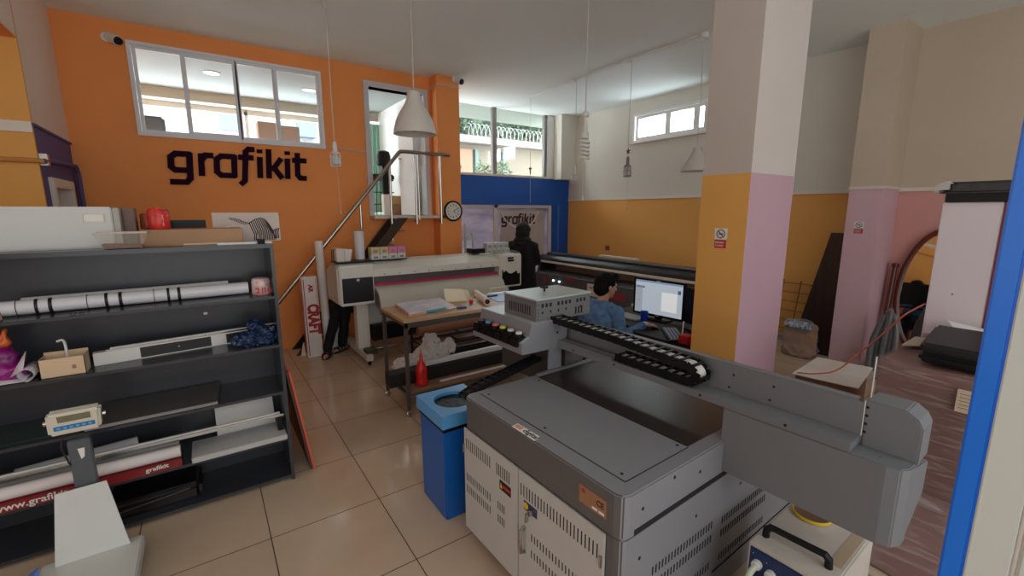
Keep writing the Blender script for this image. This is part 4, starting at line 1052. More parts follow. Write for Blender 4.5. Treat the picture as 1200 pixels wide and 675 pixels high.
# clock
o = thing('wall_clock', 'round wall clock with white face and black rim on the orange pillar', 'clock', (3.11, 6.0, 1.78))
mb = MB(); mb.lathe([(.147, 6.018), (.152, 6.0), (.147, 5.985), (.130, 5.984), (.128, 5.999)], (3.11, 0, 1.782), 40, 1, caps=False)
mb.build('rim', M_black, o, smooth=True)
MB().lathe([(.129, 6.018), (.129, 5.997)], (3.11, 0, 1.782), 32, 1).build('clock_face', mat('clock_white', (232, 228, 220), .5), o)
mb = MB()
for k in range(12):
    a = k*math.pi/6; mb.box(3.11+.09*math.sin(a)-.006, 3.11+.09*math.sin(a)+.006, 5.994, 5.9965, 1.782+.09*math.cos(a)-.010, 1.782+.09*math.cos(a)+.010)
mb.build('numerals', M_black, o)
for ang, ln in ((R(130), .055), (R(65), .08)):
    MB().tube([(3.11, 5.993, 1.782), (3.11+ln*math.sin(ang), 5.993, 1.782+ln*math.cos(ang))], .0035, 6).build('hand', M_black, o)
# ================================================================== WORK TABLE
o = thing('work_table', 'rolling steel frame work table with a worn wooden top', 'table', (2.1, 3.76, 0))
TT = .88
MB().box(1.30, 2.92, 3.45, 4.05, TT-.028, TT).build('tabletop', mat('worn_wood', (196, 160, 122), .5, noise=.2, nscale=3, stretch=(.5, 4, 1)), o, bevel=.003)
M_leg = mat('leg_steel', (104, 98, 96), .35, .6)
for x in (1.325, 2.88):
    for y in (3.475, 4.02):
        MB().box(x-.015, x+.015, y-.015, y+.015, .07, TT-.028).build('leg', M_leg, o, bevel=.002)
        c_ = MB(); c_.lathe([(.022, -.012), (.028, -.008), (.028, .008), (.022, .012)], (x, y, .028), 16, 1); c_.box(x-.014, x+.014, y-.018, y+.018, .05, .07)
        c_.build('castor', M_steel, o, smooth=True)
mb = MB(); mb.box(1.31, 2.9, 3.46, 3.49, .805, .852).box(1.31, 2.9, 4.01, 4.035, .82, .852).box(1.31, 1.34, 3.49, 4.01, .82, .852).box(1.31, 1.34, 3.49, 4.01, .19, .215).box(2.86, 2.89, 3.49, 4.01, .19, .215).box(1.34, 2.87, 3.46, 3.49, .19, .215)
mb.build('frame', M_leg, o)
MB().box(1.345, 2.855, 3.50, 4.0, .215, .235).build('lower_shelf', mat('shelf_wood', (150, 116, 92), .6, noise=.2, nscale=4), o)
MB().box(1.345, 2.87, 3.4625, 3.50, .215, .235).build('shelf_edge', MATS['shelf_wood'], o)
# on the table
tz = TT
o = thing('print_stack', 'stack of printed sheets in an orange edged folder on the table', 'papers', (1.62, 3.87, tz))
x = [(1.385, 3.54), (1.83, 3.72), (1.90, 4.03), (1.44, 4.02)]
MB().prism([(1.385, 3.55), (1.86, 3.60), (1.92, 4.03), (1.44, 4.03)], 2, tz+.001, tz+.02).build('folder', mat('folder_salmon', (214, 150, 120), .6), o)
MB().prism([(1.39, 3.555), (1.855, 3.605), (1.912, 4.022), (1.445, 4.022)], 2, tz+.02, tz+.032).build('sheets', mat('sheets_lilac', (224, 222, 230), .5, rgb2=(186, 192, 214), nscale=6), o)
o = thing('marker_pen', 'thick turquoise marker pen lying at the front edge of the table', 'pen', (1.7, 3.58, tz))
MB().tube([(1.56, 3.565, tz+.016), (1.76, 3.60, tz+.016)], .014, 10).build('barrel', mat('pen_teal', (70, 150, 166), .4), o, smooth=True)
MB().tube([(1.76, 3.60, tz+.014), (1.87, 3.60, tz+.014)], [.009, .006], 10).build('grip', M_paper, o, smooth=True)
o = thing('squeegee', 'small dark blue squeegee lying beside the turquoise pen', 'tool', (1.92, 3.60, tz))
MB().prism([(1.86, 3.57), (1.96, 3.555), (1.93, 3.66)], 2, tz, tz+.02).build('blade', mat('tool_navy', (52, 62, 90), .5), o, bevel=.002)
o = thing('cream_card', 'folded cream card standing on the table', 'card', (2.05, 4.0, tz))
MB().hull8([(1.93, 3.93, tz), (2.13, 3.86, tz), (2.135, 3.865, tz), (1.935, 3.935, tz), (1.93, 3.97, tz+.13), (2.10, 3.90, tz+.12), (2.105, 3.905, tz+.12), (1.935, 3.975, tz+.13)]).build('front_leaf', mat('card_cream', (232, 222, 196), .7), o)
MB().hull8([(2.13, 3.86, tz), (2.24, 3.98, tz), (2.245, 3.975, tz), (2.135, 3.855, tz), (2.10, 3.90, tz+.12), (2.20, 3.97, tz+.09), (2.205, 3.965, tz+.09), (2.105, 3.895, tz+.12)]).build('side_leaf', MATS['card_cream'], o)
tag(MB().box(2.08, 2.12, 3.70, 3.735, tz, tz+.04).build('small_bottle', M_red, bevel=.008), 'small red plastic cube in front of the cream card on the table', 'block')
o = thing('paper_roll', 'white paper roll with brown core lying across the table', 'roll', (2.3, 3.85, tz))
r0, r1 = Vector((2.33, 4.02, tz+.036)), Vector((2.19, 3.56, tz+.036))
MB().tube([r0, r1], .035, 20).build('roll', mat('roll_cream', (230, 214, 200), .5), o, smooth=True)
dd = (r1-r0).normalized(); MB().tube([r1, r1+dd*.002], .026, 20).build('core', mat('core_brown', (120, 74, 54), .8), o)
MB().tube([r1+dd*.002, r1+dd*.004], .02, 16).build('core_hole', M_slot, o)
tag(MB().prism([(2.36, 3.62), (2.80, 3.50), (2.88, 3.98), (2.42, 4.03)], 2, tz+.001, tz+.006).build('cutting_mat', mat('mat_blue', (120, 152, 214), .4)), 'blue cutting mat at the right side of the table', 'mat')
o = thing('wire_handle_tray', 'small white framed tray at the back of the table', 'tray', (2.62, 3.97, tz))
MB().tube([(2.50, 4.0, tz+.008), (2.50, 4.0, tz+.07), (2.68, 3.97, tz+.08), (2.70, 3.97, tz+.008)], .006, 6).build('handle', M_white, o, smooth=True)
MB().box(2.48, 2.72, 3.94, 4.04, tz+.006, tz+.014).build('base', M_white, o, bevel=.002)
o = thing('hobby_knife', 'small dark cutter lying on the blue mat', 'knife', (2.45, 3.85, tz))
MB().box(2.40, 2.52, 3.88, 3.91, tz+.007, tz+.02).build('knife_body', mat('knife_navy', (30, 44, 70), .4), o, bevel=.003)
tag(MB().prism([(2.14, 3.74), (2.36, 3.88), (2.32, 3.97), (2.24, 3.93)], 2, tz, tz+.0015).build('loose_paper', M_paper), 'loose white paper sheet between the roll and the cream card', 'paper')
# on the lower shelf
lz = .236
tag(MB().box(1.22, 2.52, 3.62, 3.76, lz+.002, lz+.12).build('long_black_box', mat('long_black', (26, 25, 26), .6), bevel=.003), 'long black box lying on the table lower shelf', 'box')
tag(MB().hull8([(1.52, 3.66, lz+.123), (2.46, 3.68, lz+.123), (2.46, 3.74, lz+.123), (1.52, 3.72, lz+.123), (1.52, 3.665, lz+.165), (2.44, 3.685, lz+.165), (2.44, 3.735, lz+.165), (1.52, 3.715, lz+.165)]).build('white_channel', mat('channel_white', (214, 212, 214), .4), bevel=.003), 'long white plastic channel lying on the long black box', 'profile')
M_bag = film('white_bag_film', (236, 232, 228), .38)
b_ = blob('white_plastic_bag', [((1.68, 3.86, .40), (.13, .08, .13)), ((1.72, 3.84, .52), (.09, .07, .11)), ((1.92, 3.86, .46), (.08, .06, .08)), ((1.80, 3.86, .40), (.10, .07, .1))], M_bag, None, .014)
crumple(b_, .03, 12); crumple(b_, .022, 34); flat(b_); b_['label'] = 'crumpled white plastic bag on the table lower shelf, the larger of two'; b_['category'] = 'bag'; b_['group'] = 'plastic bags under the table'
b_ = blob('white_plastic_bag', [((1.45, 3.87, .32), (.11, .09, .07)), ((1.52, 3.88, .34), (.06, .06, .08)), ((1.40, 3.86, .29), (.06, .09, .05))], M_bag, None, .014)
crumple(b_, .02, 16); crumple(b_, .02, 34); flat(b_); b_['label'] = 'smaller crumpled white plastic bag beside the back table leg'; b_['category'] = 'bag'; b_['group'] = 'plastic bags under the table'
for b_ in [q for q in bpy.data.objects if q.name.startswith('white_plastic_bag')]:
    lo = min(v.co.z for v in b_.data.vertices); b_.location.z += (.2365-(b_.location.z+lo)) if abs(b_.location.z+lo-.2365) < .2 else 0
tag(MB().box(1.30, 1.55, 3.78, 3.99, lz, lz+.012).build('cardboard_piece', M_card), 'flat cardboard piece under the smaller plastic bag', 'cardboard')
tag(MB().box(1.65, 2.55, 3.515, 3.545, lz, lz+.012).build('plastic_strip', M_white, bevel=.002), 'thin white slat lying along the front of the lower shelf', 'slat')
o = thing('spray_bottle', 'red plastic bottle with narrow neck standing on the table lower shelf', 'bottle', (1.485, 3.552, lz))
MB().lathe([(.046, 0), (.053, .006), (.055, .05), (.048, .075), (.054, .10), (.054, .14), (.038, .19), (.020, .225), (.014, .25)], (1.485, 3.555, lz), 20).build('bottle_body', mat('bottle_red', (206, 34, 34), .3), o, smooth=True)
MB().lathe([(.014, .25), (.014, .275), (.008, .29), (.004, .335)], (1.485, 3.556, lz), 12).build('nozzle', mat('nozzle_red', (226, 60, 56), .35), o, smooth=True)
# rack with kraft roll and clutter behind the table
o = thing('roll_rack', 'low black metal rack behind the work table', 'rack', (2.6, 4.6, 0))
mb = MB()
for x in (1.9, 3.3):
    for y in (4.42, 4.80): mb.box(x-.012, x+.012, y-.012, y+.012, 0, .39)
for z in (.06, .17, .275, .38):
    mb.box(1.9, 3.3, 4.41, 4.43, z, z+.018).box(1.9, 3.3, 4.79, 4.81, z, z+.018)
    for x in (1.9, 2.35, 2.8, 3.3): mb.box(x-.008, x+.008, 4.42, 4.8, z, z+.012)
mb.build('rack_frame', M_dark, o)
tag(MB().tube([(1.86, 4.50, .452), (3.3, 4.55, .452)], .053, 18).build('kraft_roll', mat('kraft', (150, 100, 76), .7), smooth=True), 'brown kraft paper roll lying on top of the black rack', 'roll')
for z, r, m, lb, yy in ((.222, .034, mat('roll_dull', (120, 96, 84), .6), 'brown tube on the middle level of the black rack', 4.55), (.112, .034, M_dark, 'black tube on the bottom level of the black rack', 4.52), (.327, .034, mat('roll_tan', (130, 104, 90), .6), 'tan tube on the upper level of the black rack', 4.62)):
    tag(MB().tube([(1.95, yy, z), (3.2, yy+.04, z)], r, 14).build('storage_tube', m, smooth=True), lb, 'tube', 'tubes in the black rack')
# ================================================================== BLUE BIN
o = thing('waste_bin', 'tall square blue recycling bin with a round hole in its lid', 'bin', (1.15, 2.26, 0))
M_bin = mat('bin_blue', (20, 92, 172), .35); M_lid = mat('bin_light_blue', (88, 160, 218), .35)
BX0, BX1, BY0, BY1 = .985, 1.300, 2.085, 2.435
mb = MB()
mb.hull8([(BX0+.012, BY0+.012, 0), (BX1-.012, BY0+.012, 0), (BX1-.012, BY1-.012, 0), (BX0+.012, BY1-.012, 0), (BX0+.008, BY0+.008, .57), (BX1-.008, BY0+.008, .57), (BX1-.008, BY1-.008, .57), (BX0+.008, BY1-.008, .57)])
mb.build('bin_body', M_bin, o, bevel=.008)
MB().box(BX0+.004, BX1-.004, BY0+.004, BY1-.004, .55, .585).build('bag_liner', mat('liner_black', (7, 7, 8), .45, spec=.25, bump=.6, bscale=40), o, bevel=.006)
cxm, cym = (BX0+BX1)/2, (BY0+BY1)/2
mb = MB(); n = 32; ring = []; outer = []; ringd = []
for k in range(n):
    a = 2*math.pi*k/n; ring.append(mb._v((cxm+.118*math.cos(a), cym+.118*math.sin(a), .66))); ringd.append(mb._v((cxm+.118*math.cos(a), cym+.118*math.sin(a), .60)))
    s_ = 1/max(abs(math.cos(a)), abs(math.sin(a)))
    outer.append(mb._v((cxm+(BX1-BX0+.012)/2*max(-1, min(1, math.cos(a)*s_)), cym+(BY1-BY0+.012)/2*max(-1, min(1, math.sin(a)*s_)), .66)))
low = [mb._v((v.co.x, v.co.y, .582)) for v in outer]
for k in range(n):
    j = (k+1) % n
    mb.face([outer[k], outer[j], ring[j], ring[k]]); mb.face([ring[k], ring[j], ringd[j], ringd[k]]); mb.face([low[k], low[j], outer[j], outer[k]])
mb.build('lid', M_lid, o)
MB().lathe([(.117, .64), (.112, .60), (.09, .588), (.0, .587)], (cxm, cym, 0), 28).build('liner_opening', MATS['liner_black'], o, smooth=True)
# ================================================================== BIG BLACK PRINTER ALONG THE OCHRE WALL
K1 = mat('press_black', (40, 39, 42), .32); K2 = mat('press_grey', (84, 84, 90), .4); K3 = mat('press_stripe', (236, 230, 218), .3)
o = thing('roll_press', 'very long dark grey printing press with a beige stripe along the ochre wall', 'printer', (4.95, 4.2, 0))
YA, YB = 2.35, 5.95
MB().prism([(4.66, .12), (4.62, .50), (4.64, .745), (4.76, .77), (5.35, .77), (5.35, .12)], 1, YA, YB).build('body', K2, o, bevel=.008)
MB().prism([(4.638, .748), (4.76, .773), (4.78, .783), (4.64, .762)], 1, YA, YB-.02).build('bright_edge', mat('edge_alu', (170, 172, 178), .25, .6), o)
MB().box(5.05, 5.10, YA, YB-.05, .77, .95).build('media_plate', mat('media_brown', (176, 150, 126), .3, .2, noise=.15, nscale=2), o)
MB().prism([(4.72, .915), (4.70, .95), (4.71, 1.0), (4.76, 1.045), (5.02, 1.06), (5.12, 1.03), (5.18, .93), (5.12, .90)], 1, YA-.05, YB).build('upper_beam', K1, o, bevel=.006)
MB().box(4.69, 4.712, YA-.05, YB, .925, .958).build('beige_stripe', K3, o, bevel=.003)
MB().prism([(4.80, 1.049), (4.80, 1.075), (4.84, 1.085), (4.96, 1.09), (5.0, 1.06)], 1, YA-.05, YB-.1).build('top_ridge', K1, o, bevel=.003)
for y in (YA-.03, YB-.06): MB().prism([(4.68, .75), (4.72, .95), (5.15, .95), (5.2, .75)], 1, y, y+.07).build('end_cheek', K1, o, bevel=.006)
for y in (2.5, 5.6): MB().box(4.72, 5.28, y, y+.15, 0, .13).build('foot', K1, o, bevel=.004)
XP = lambda y, z, x=4.63: basis((x, y, z), (0, -1, 0), (0, 0, 1))
text('lettering', 'DESIGN', .135, XP(4.40, .56, 4.624), mat('press_red', (178, 36, 44), .5), o, .001, .006)
MB().box(4.612, 4.618, 3.66, 3.82, .515, .56).build('white_label', M_paper, o)
MB().box(4.612, 4.62, 4.36, 4.66, .54, .72).build('white_sheet', mat('sheet_white2', (216, 210, 206), .6), o)
text('lettering', 'info', .05, XP(4.62, .65, 4.611), M_inkr, o, .0005, .001)
for y, c_, nm_ in ((5.45, (230, 240, 250), 'status_light'), (5.30, (190, 235, 215), 'status_light')):
    MB().lathe([(.014, 4.612), (.014, 4.625)], (0, y, .66), 14, 0).build(nm_, mat('led_%d' % c_[0], c_, .3, emit=2.5), o)
MB().box(4.60, 4.625, 4.95, 5.12, .70, .735).build('red_button', M_red, o, bevel=.006)
MB().box(4.612, 4.622, 5.62, 5.68, .60, .68).build('red_mark', MATS['press_red'], o)
tag(MB().box(5.03, 5.11, 4.12, 4.85, 1.066, 1.105).build('white_cover', M_white, bevel=.004), 'long white plastic cover lying on the beam of the dark press', 'cover')
o = thing('wall_socket', 'small brown socket on the ochre wall above the dark press', 'socket', (6.49, 5.35, 1.0))
MB().box(6.47, 6.499, 5.98, 6.07, 1.02, 1.11).build('socket_plate', mat('socket_brown', (120, 84, 60), .5), o, bevel=.004)
o.location = (6.49, 6.02, 1.02)
for c_ in o.children: c_.location = Vector((0, -.67, -.02))*1
# ================================================================== DESK
o = thing('computer_desk', 'dark desk carrying the monitor beside the pillar', 'desk', (3.4, 2.3, 0))
MD = mat('desk_dark', (30, 26, 25), .6, spec=.3)
MB().prism([(3.0, 1.80), (3.9, 1.80), (3.9, 3.15), (3.16, 3.15), (3.13, 2.62), (3.0, 2.42)], 2, .715, .74).build('desktop', MD, o, bevel=.002)
for x, y in ((3.05, 1.85), (3.85, 1.85), (3.85, 3.1), (3.2, 3.1)): MB().box(x-.02, x+.02, y-.02, y+.02, 0, .715).build('leg', M_leg, o)
o = thing('monitor', 'wide black computer monitor showing a pale program window', 'monitor', (3.52, 2.58, .74))
XM = Matrix.Translation((3.50, 2.585, .722)) @ Matrix.Rotation(R(4), 4, 'Z')
MB(XM).box(0, .035, -.280, .280, .05, .412).build('housing', M_black, o, bevel=.006)
sc = MB(XM).box(-.0015, 0, -.252, .252, .075, .392).build('screen', mat('screen_glow', (176, 188, 198), .3, emit=.30), o)
def sb(y0, y1, z0, z1, rgb, nm_, e=.32): MB(XM).box(-.0025, -.0016, y0, y1, z0, z1).build(nm_, mat('scr_%d_%d_%d' % rgb, rgb, .3, emit=e), sc)
sb(-.25, .25, .375, .391, (120, 140, 170), 'title_bar'); sb(-.25, .25, .345, .37, (170, 184, 200), 'toolbar'); sb(.17, .25, .08, .34, (150, 160, 168), 'side_panel')
sb(-.20, -.04, .12, .30, (214, 218, 218), 'page'); sb(.15, .245, .318, .336, (60, 76, 110), 'tab'); sb(-.235, -.205, .30, .335, (70, 84, 120), 'tab'); sb(.18, .24, .19, .195, (110, 120, 130), 'rule')
MB(XM).box(.01, .04, -.03, .03, .02, .06).build('neck', M_black, o); MB(XM).box(-.06, .10, -.12, .12, .0185, .032).build('stand', M_black, o, bevel=.004)
MB(XM).box(-.003, -.0015, -.02, .02, .395, .402).box(-.003, -.0015, -.02, .02, .060, .068).build('badge', M_paper, o)
o = thing('dark_monitor', 'second monitor, switched off, turned away beside the pillar', 'monitor', (3.45, 2.16, .74))
XM2 = Matrix.Translation((3.45, 2.17, .74)) @ Matrix.Rotation(R(-12), 4, 'Z')
MB(XM2).box(0, .03, -.2, .12, .05, .37).build('housing', M_black, o, bevel=.006); MB(XM2).box(-.002, 0, -.19, .11, .065, .36).build('screen', mat('screen_off', (26, 26, 30), .15), o)
MB(XM2).box(-.04, .08, -.1, .06, 0, .012).build('stand', M_black, o); MB(XM2).box(.01, .03, -.05, -.01, .012, .06).build('neck', M_black, o)
o = thing('keyboard', 'dark keyboard lying at an angle in front of the monitor', 'keyboard', (3.2, 2.17, .74))
XK = Matrix.Translation((3.165, 2.165, .741)) @ Matrix.Rotation(R(46), 4, 'Z')
MB(XK).box(-.20, .20, -.065, .065, 0, .018).build('keyboard_body', M_black, o, bevel=.004)
for r_ in range(4): MB(XK).box(-.19, .19, -.055+r_*.029, -.055+r_*.029+.021, .018, .024).build('key_row', mat('key_grey', (96, 104, 120), .4), o, bevel=.002)
o = thing('mouse', 'black computer mouse under the hand of the seated person', 'mouse', (3.26, 2.41, .74))
MB().ell((3.255, 2.415, .752), (.05, .03, .013), 12).build('mouse_body', M_dark, o, smooth=True)
o = thing('blue_cup', 'bright blue cup standing on the desk behind the hand', 'cup', (3.27, 2.55, .74))
MB().lathe([(.03, 0), (.036, .11), (.033, .11), (.028, .006)], (3.33, 2.60, .741), 20).build('cup_body', mat('cup_blue', (20, 60, 190), .3), o, smooth=True)
o = thing('red_box', 'small red box on the desk touching the pillar edge', 'box', (3.05, 1.99, .74))
MB().box(3.02, 3.12, 1.93, 2.02, .741, .81).build('box_body', M_red, o, bevel=.006)
tag(MB().tube([(3.13, 2.06, .765), (3.25, 2.13, .86)], .006, 8).build('white_pen', M_white), 'white pen resting against the red box on the desk', 'pen')
tag(MB().box(3.3, 3.48, 2.68, 2.95, .741, .755).build('desk_papers', mat('paper_grey', (150, 148, 142), .6)), 'grey paper pad lying left of the blue cup', 'paper')
# ================================================================== PEOPLE
SK = mat('skin', (196, 144, 118), .5, noise=.08, nscale=12); HAIR = mat('hair_black', (13, 10, 10), .75, spec=.2, bump=.8, bscale=90, stretch=(1, 1, .25))
M_sole = mat('sandal_sole', (34, 28, 26), .6)
def head_parts(mb, c, f, up=(0, 0, 1), s=1.0):
    """head with face turned to f; returns frame"""
    f = Vector(f).normalized(); u = Vector(up); u = (u-f*u.dot(f)).normalized(); l = u.cross(f); c = Vector(c)
    rot = Matrix((f, l, u)).transposed()
    def P(a, b, d): return c+(f*a+l*b+u*d)*s
    mb.ell(c+u*.025*s-f*.012*s, (.098*s, .078*s, .095*s), 16, rot)
    mb.ell(P(.022, 0, -.035), (.070*s, .060*s, .080*s), 16, rot)
    mb.ell(P(.060, 0, -.088), (.026*s, .030*s, .022*s), 10, rot)       # chin
    mb.cap(P(.088, 0, .01), P(.108, 0, -.028), .010*s, .014*s, 8)      # nose
    mb.cap(P(.082, .018, -.058), P(.082, -.018, -.058), .008*s, .008*s, 8)   # lips
    mb.cap(P(.080, .035, .022), P(.080, -.035, .022), .012*s, .012*s, 8)    # brow
    for sd in (1, -1): mb.ell(P(-.005, sd*.078, -.015), (.018*s, .008*s, .030*s), 10, rot)
    return P, rot
def hand(mb, w, d, n, side, s=1.0, curl=.5):
    """w wrist, d pointing direction, n back-of-hand normal, side: +1 thumb on the left of d"""
    w, d, n = Vector(w), Vector(d).normalized(), Vector(n).normalized(); n = (n-d*n.dot(d)).normalized(); l = n.cross(d)*side
    mb.cap(w, w+d*.03*s, .025*s, .026*s, 10)
    for k in range(4): mb.cap(w+d*.015*s+l*(.024-.016*k)*s, w+d*.085*s+l*(.030-.019*k)*s, .013*s, .0115*s, 8)
    for k, L in enumerate((.070, .078, .072, .056)):
        a = w+d*.085*s+l*(.031-.0205*k)*s
        d1 = (d*math.cos(curl*.5)-n*math.sin(curl*.5)+l*(.12-.08*k)).normalized(); b = a+d1*L*.45*s
        d2 = (d*math.cos(curl*1.3)-n*math.sin(curl*1.3)+l*(.10-.07*k)).normalized(); c = b+d2*L*.32*s
        d3 = (d*math.cos(curl*1.9)-n*math.sin(curl*1.9)).normalized(); e = c+d3*L*.22*s
        mb.cap(a, b, .0095*s, .0085*s, 8); mb.cap(b, c, .0085*s, .0078*s, 8); mb.cap(c, e, .0078*s, .007*s, 8)
    a = w+d*.02*s+l*.026*s; b = a+(d*.7+l*.75-n*.2).normalized()*.042*s; c = b+(d+l*.25-n*.25).normalized()*.03*s; e = c+(d-n*.2).normalized()*.022*s
    mb.cap(a, b, .0125*s, .0105*s, 8); mb.cap(b, c, .0105*s, .009*s, 8); mb.cap(c, e, .009*s, .0075*s, 8)
def foot(mb, a, d, s=1.0):
    a, d = Vector(a), Vector(d).normalized()
    h = Vector((a.x, a.y, .035)); mb.cap(a, h-d*.02, .036*s, .034*s); mb.cap(h-d*.03, h+d*.09-Vector((0, 0, .008)), .034*s, .030*s); mb.cap(h+d*.08-Vector((0, 0, .008)), h+d*.15-Vector((0, 0, .014)), .034*s, .022*s)

# seated person in a denim jacket at the desk
pd = thing('person', 'person in a blue denim jacket sitting at the desk with a hand on the mouse', 'person', (2.95, 2.86, 0))
HC = (3.06, 2.835, 1.085)
mb = MB(); P_, rot_ = head_parts(mb, HC, (.97, -.22, -.14))
neck = Vector((3.0, 2.84, .93))
mb.cap(neck-Vector((.01, 0, .04)), Vector(HC)+Vector((-.015, 0, -.05)), .055, .052)
mb.ell((2.97, 2.82, .80), (.095, .16, .15)); mb.ell((2.94, 2.84, .58), (.10, .14, .20)); mb.ell((2.92, 2.86, .47), (.12, .16, .09))
rs, re, rw = Vector((2.985, 2.63, .875)), Vector((2.99, 2.565, .665)), Vector((3.17, 2.462, .775))
ls, le, lw = Vector((2.985, 3.02, .875)), Vector((3.02, 3.08, .68)), Vector((3.24, 2.98, .775))
for s_, e_, w_ in ((rs, re, rw), (ls, le, lw)):
    mb.cap(neck-Vector((.01, 0, .03)), s_, .05, .05); mb.cap(s_, e_, .048, .04); mb.cap(e_, w_, .038, .026)
hand(mb, rw, (.80, -.50, -.12), (0, 0, 1), 1, 1.0, .55); hand(mb, lw, (.98, -.1, -.08), (0, 0, 1), -1, 1.0, .4)
for sd in (.09, -.09):
    mb.cap((2.94, 2.86+sd, .50), (3.37, 2.86+sd*1.3, .52), .075, .055); mb.cap((3.37, 2.86+sd*1.3, .52), (3.34, 2.86+sd*1.3, .09), .052, .036)
    foot(mb, (3.34, 2.86+sd*1.3, .09), (1, 0, 0))
mb.build('body', SK, pd, remesh=.006, relax=2)
mb = MB()
mb.ell((2.97, 2.82, .80), (.115, .19, .16)); mb.ell((2.94, 2.84, .62), (.122, .168, .19)); mb.ell((2.92, 2.86, .50), (.135, .17, .06))
mb.cap((2.985, 2.72, .905), (2.985, 2.96, .905), .058, .058)
for s_, e_, w_ in ((rs, re, rw), (ls, le, lw)):
    mb.cap(neck-Vector((.015, 0, .05)), s_, .068, .066); mb.cap(s_, e_, .067, .056); mb.cap(e_, e_.lerp(w_, .86), .054, .037)
    mb.cap(e_.lerp(w_, .80), e_.lerp(w_, .90), .041, .040)
jk = mb.build('denim_jacket', mat('denim', (98, 138, 184), .8, noise=.35, nscale=18, bump=.5, bscale=60), pd, remesh=.007, relax=3); crumple(jk, .006, 16)
mb = MB(); 
for k in range(14):
    a = 2*math.pi*k/14; 
    mb.cap((2.99+.062*math.cos(a), 2.84+.07*math.sin(a), .925+(.022 if math.cos(a) < 0 else -.01)), (2.99+.062*math.cos(a+.45), 2.84+.07*math.sin(a+.45), .925+(.022 if math.cos(a+.45) < 0 else -.01)), .02, .02, 8)
mb.build('collar', MATS['denim'], pd, remesh=.006, relax=2)
mb = MB(); mb.cap(re.lerp(rw, .84), re.lerp(rw, .98), .034, .032); mb.build('shirt_cuff', M_white, pd, smooth=True)
mb = MB()
for sd in (.09, -.09):
    mb.cap((2.93, 2.86+sd, .50), (3.37, 2.86+sd*1.3, .52), .09, .07); mb.cap((3.37, 2.86+sd*1.3, .52), (3.34, 2.86+sd*1.3, .12), .066, .06)
mb.build('trousers', mat('trouser_navy', (36, 40, 54), .8), pd, remesh=.01, relax=2)
mb = MB()
for sd in (.117, -.117): mb.cap((3.32, 2.86+sd, .04), (3.46, 2.86+sd, .035), .042, .036)
mb.build('shoes', M_dark, pd, remesh=.008, relax=1)
mb = MB()
f_ = Vector((.97, -.22, -.14)).normalized()
mb.ell(P_(-.022, 0, .045), (.104, .090, .090), 16, rot_); mb.ell(P_(-.055, 0, -.012), (.072, .084, .092), 14, rot_); mb.ell(P_(.045, 0, .092), (.068, .072, .040), 12, rot_)
mb.ell(P_(.075, .02, .085), (.032, .045, .028), 10, rot_)
for sd in (1, -1): mb.cap(P_(.012, sd*.072, .045), P_(.008, sd*.074, .0), .018, .010, 8)
hr = mb.build('hair', HAIR, pd, remesh=.006, relax=2); crumple(hr, .008, 30)
o = thing('office_stool', 'dark office stool under the seated person', 'stool', (2.93, 2.86, 0))
MB().lathe([(.19, .36), (.205, .375), (.20, .40), (.17, .408)], (2.93, 2.86, 0), 28).build('seat', M_dark, o, smooth=True)
MB().lathe([(.025, .06), (.025, .36)], (2.93, 2.86, 0), 14).build('column', M_chrome, o, smooth=True)
for k in range(5):
    a = 2*math.pi*k/5; MB().tube([(2.93, 2.86, .07), (2.93+.25*math.cos(a), 2.86+.25*math.sin(a), .055)], [.02, .014], 8).build('leg', M_black, o)
    MB().lathe([(.026, -.012), (.026, .012)], (2.93+.25*math.cos(a), 2.86+.25*math.sin(a), .027), 14, 1).build('castor', M_black, o)

# standing person all in black beside the beige printer, seen from behind
pb = thing('person', 'person dressed all in black with a black head covering standing with the back turned', 'person', (4.2, 5.72, 0))
BX, BY = 4.20, 5.72
mb = MB(); P_, rot_ = head_parts(mb, (BX+.01, BY, 1.455), (.80, .60, -.12))
mb.cap((BX, BY, 1.28), (BX+.005, BY, 1.40), .05, .05)
rt_ = Vector((.60, -.80, 0)); ff = Vector((.80, .60, 0))
mb.ell((BX, BY, 1.14), (.11, .11, .16)); mb.ell((BX, BY, .92), (.10, .10, .17))
def B(a, b, z): v = Vector((BX, BY, 0))+ff*a+rt_*b; return Vector((v.x, v.y, z))
for sd in (1, -1):
    sh_, el, wr = B(-.01, .18*sd, 1.225), B(.06, .215*sd, .98), B(.25, .05*sd, 1.0)
    mb.cap(B(0, 0, 1.27), sh_, .05, .045); mb.cap(sh_, el, .042, .034); mb.cap(el, wr, .032, .024)
    hand(mb, wr, ff-rt_*sd*.2, (0, 0, 1), 1 if sd > 0 else -1, .95, .5)
    mb.cap(B(0, .08*sd, .86), B(.02, .09*sd, .48), .08, .055); mb.cap(B(.02, .09*sd, .48), B(-.01, .09*sd, .09), .052, .034); foot(mb, B(-.01, .09*sd, .09), ff)
mb.build('body', SK, pb, remesh=.007, relax=2)
BK = mat('cloth_black', (16, 15, 17), .85, bump=.3, bscale=30); BK2 = mat('scarf_black', (12, 11, 13), .7, bump=.4, bscale=50)
mb = MB()
for sd in (1, -1):
    sh_, el, wr = B(-.01, .18*sd, 1.225), B(.06, .215*sd, .98), B(.25, .05*sd, 1.0)
    mb.cap(B(0, 0, 1.26), sh_, .085, .082); mb.cap(sh_, el, .082, .072); mb.cap(el, el.lerp(wr, 1.2), .058, .05)
    mb.cap(B(0, .06*sd, 1.2), B(-.01, .08*sd, .9), .14, .125); mb.cap(B(-.01, .08*sd, .9), B(0, .09*sd, .45), .135, .15); mb.cap(B(0, .09*sd, .45), B(0, .10*sd, .24), .15, .16)
ct = mb.build('long_coat', BK, pb, remesh=.012, relax=4); crumple(ct, .010, 9)
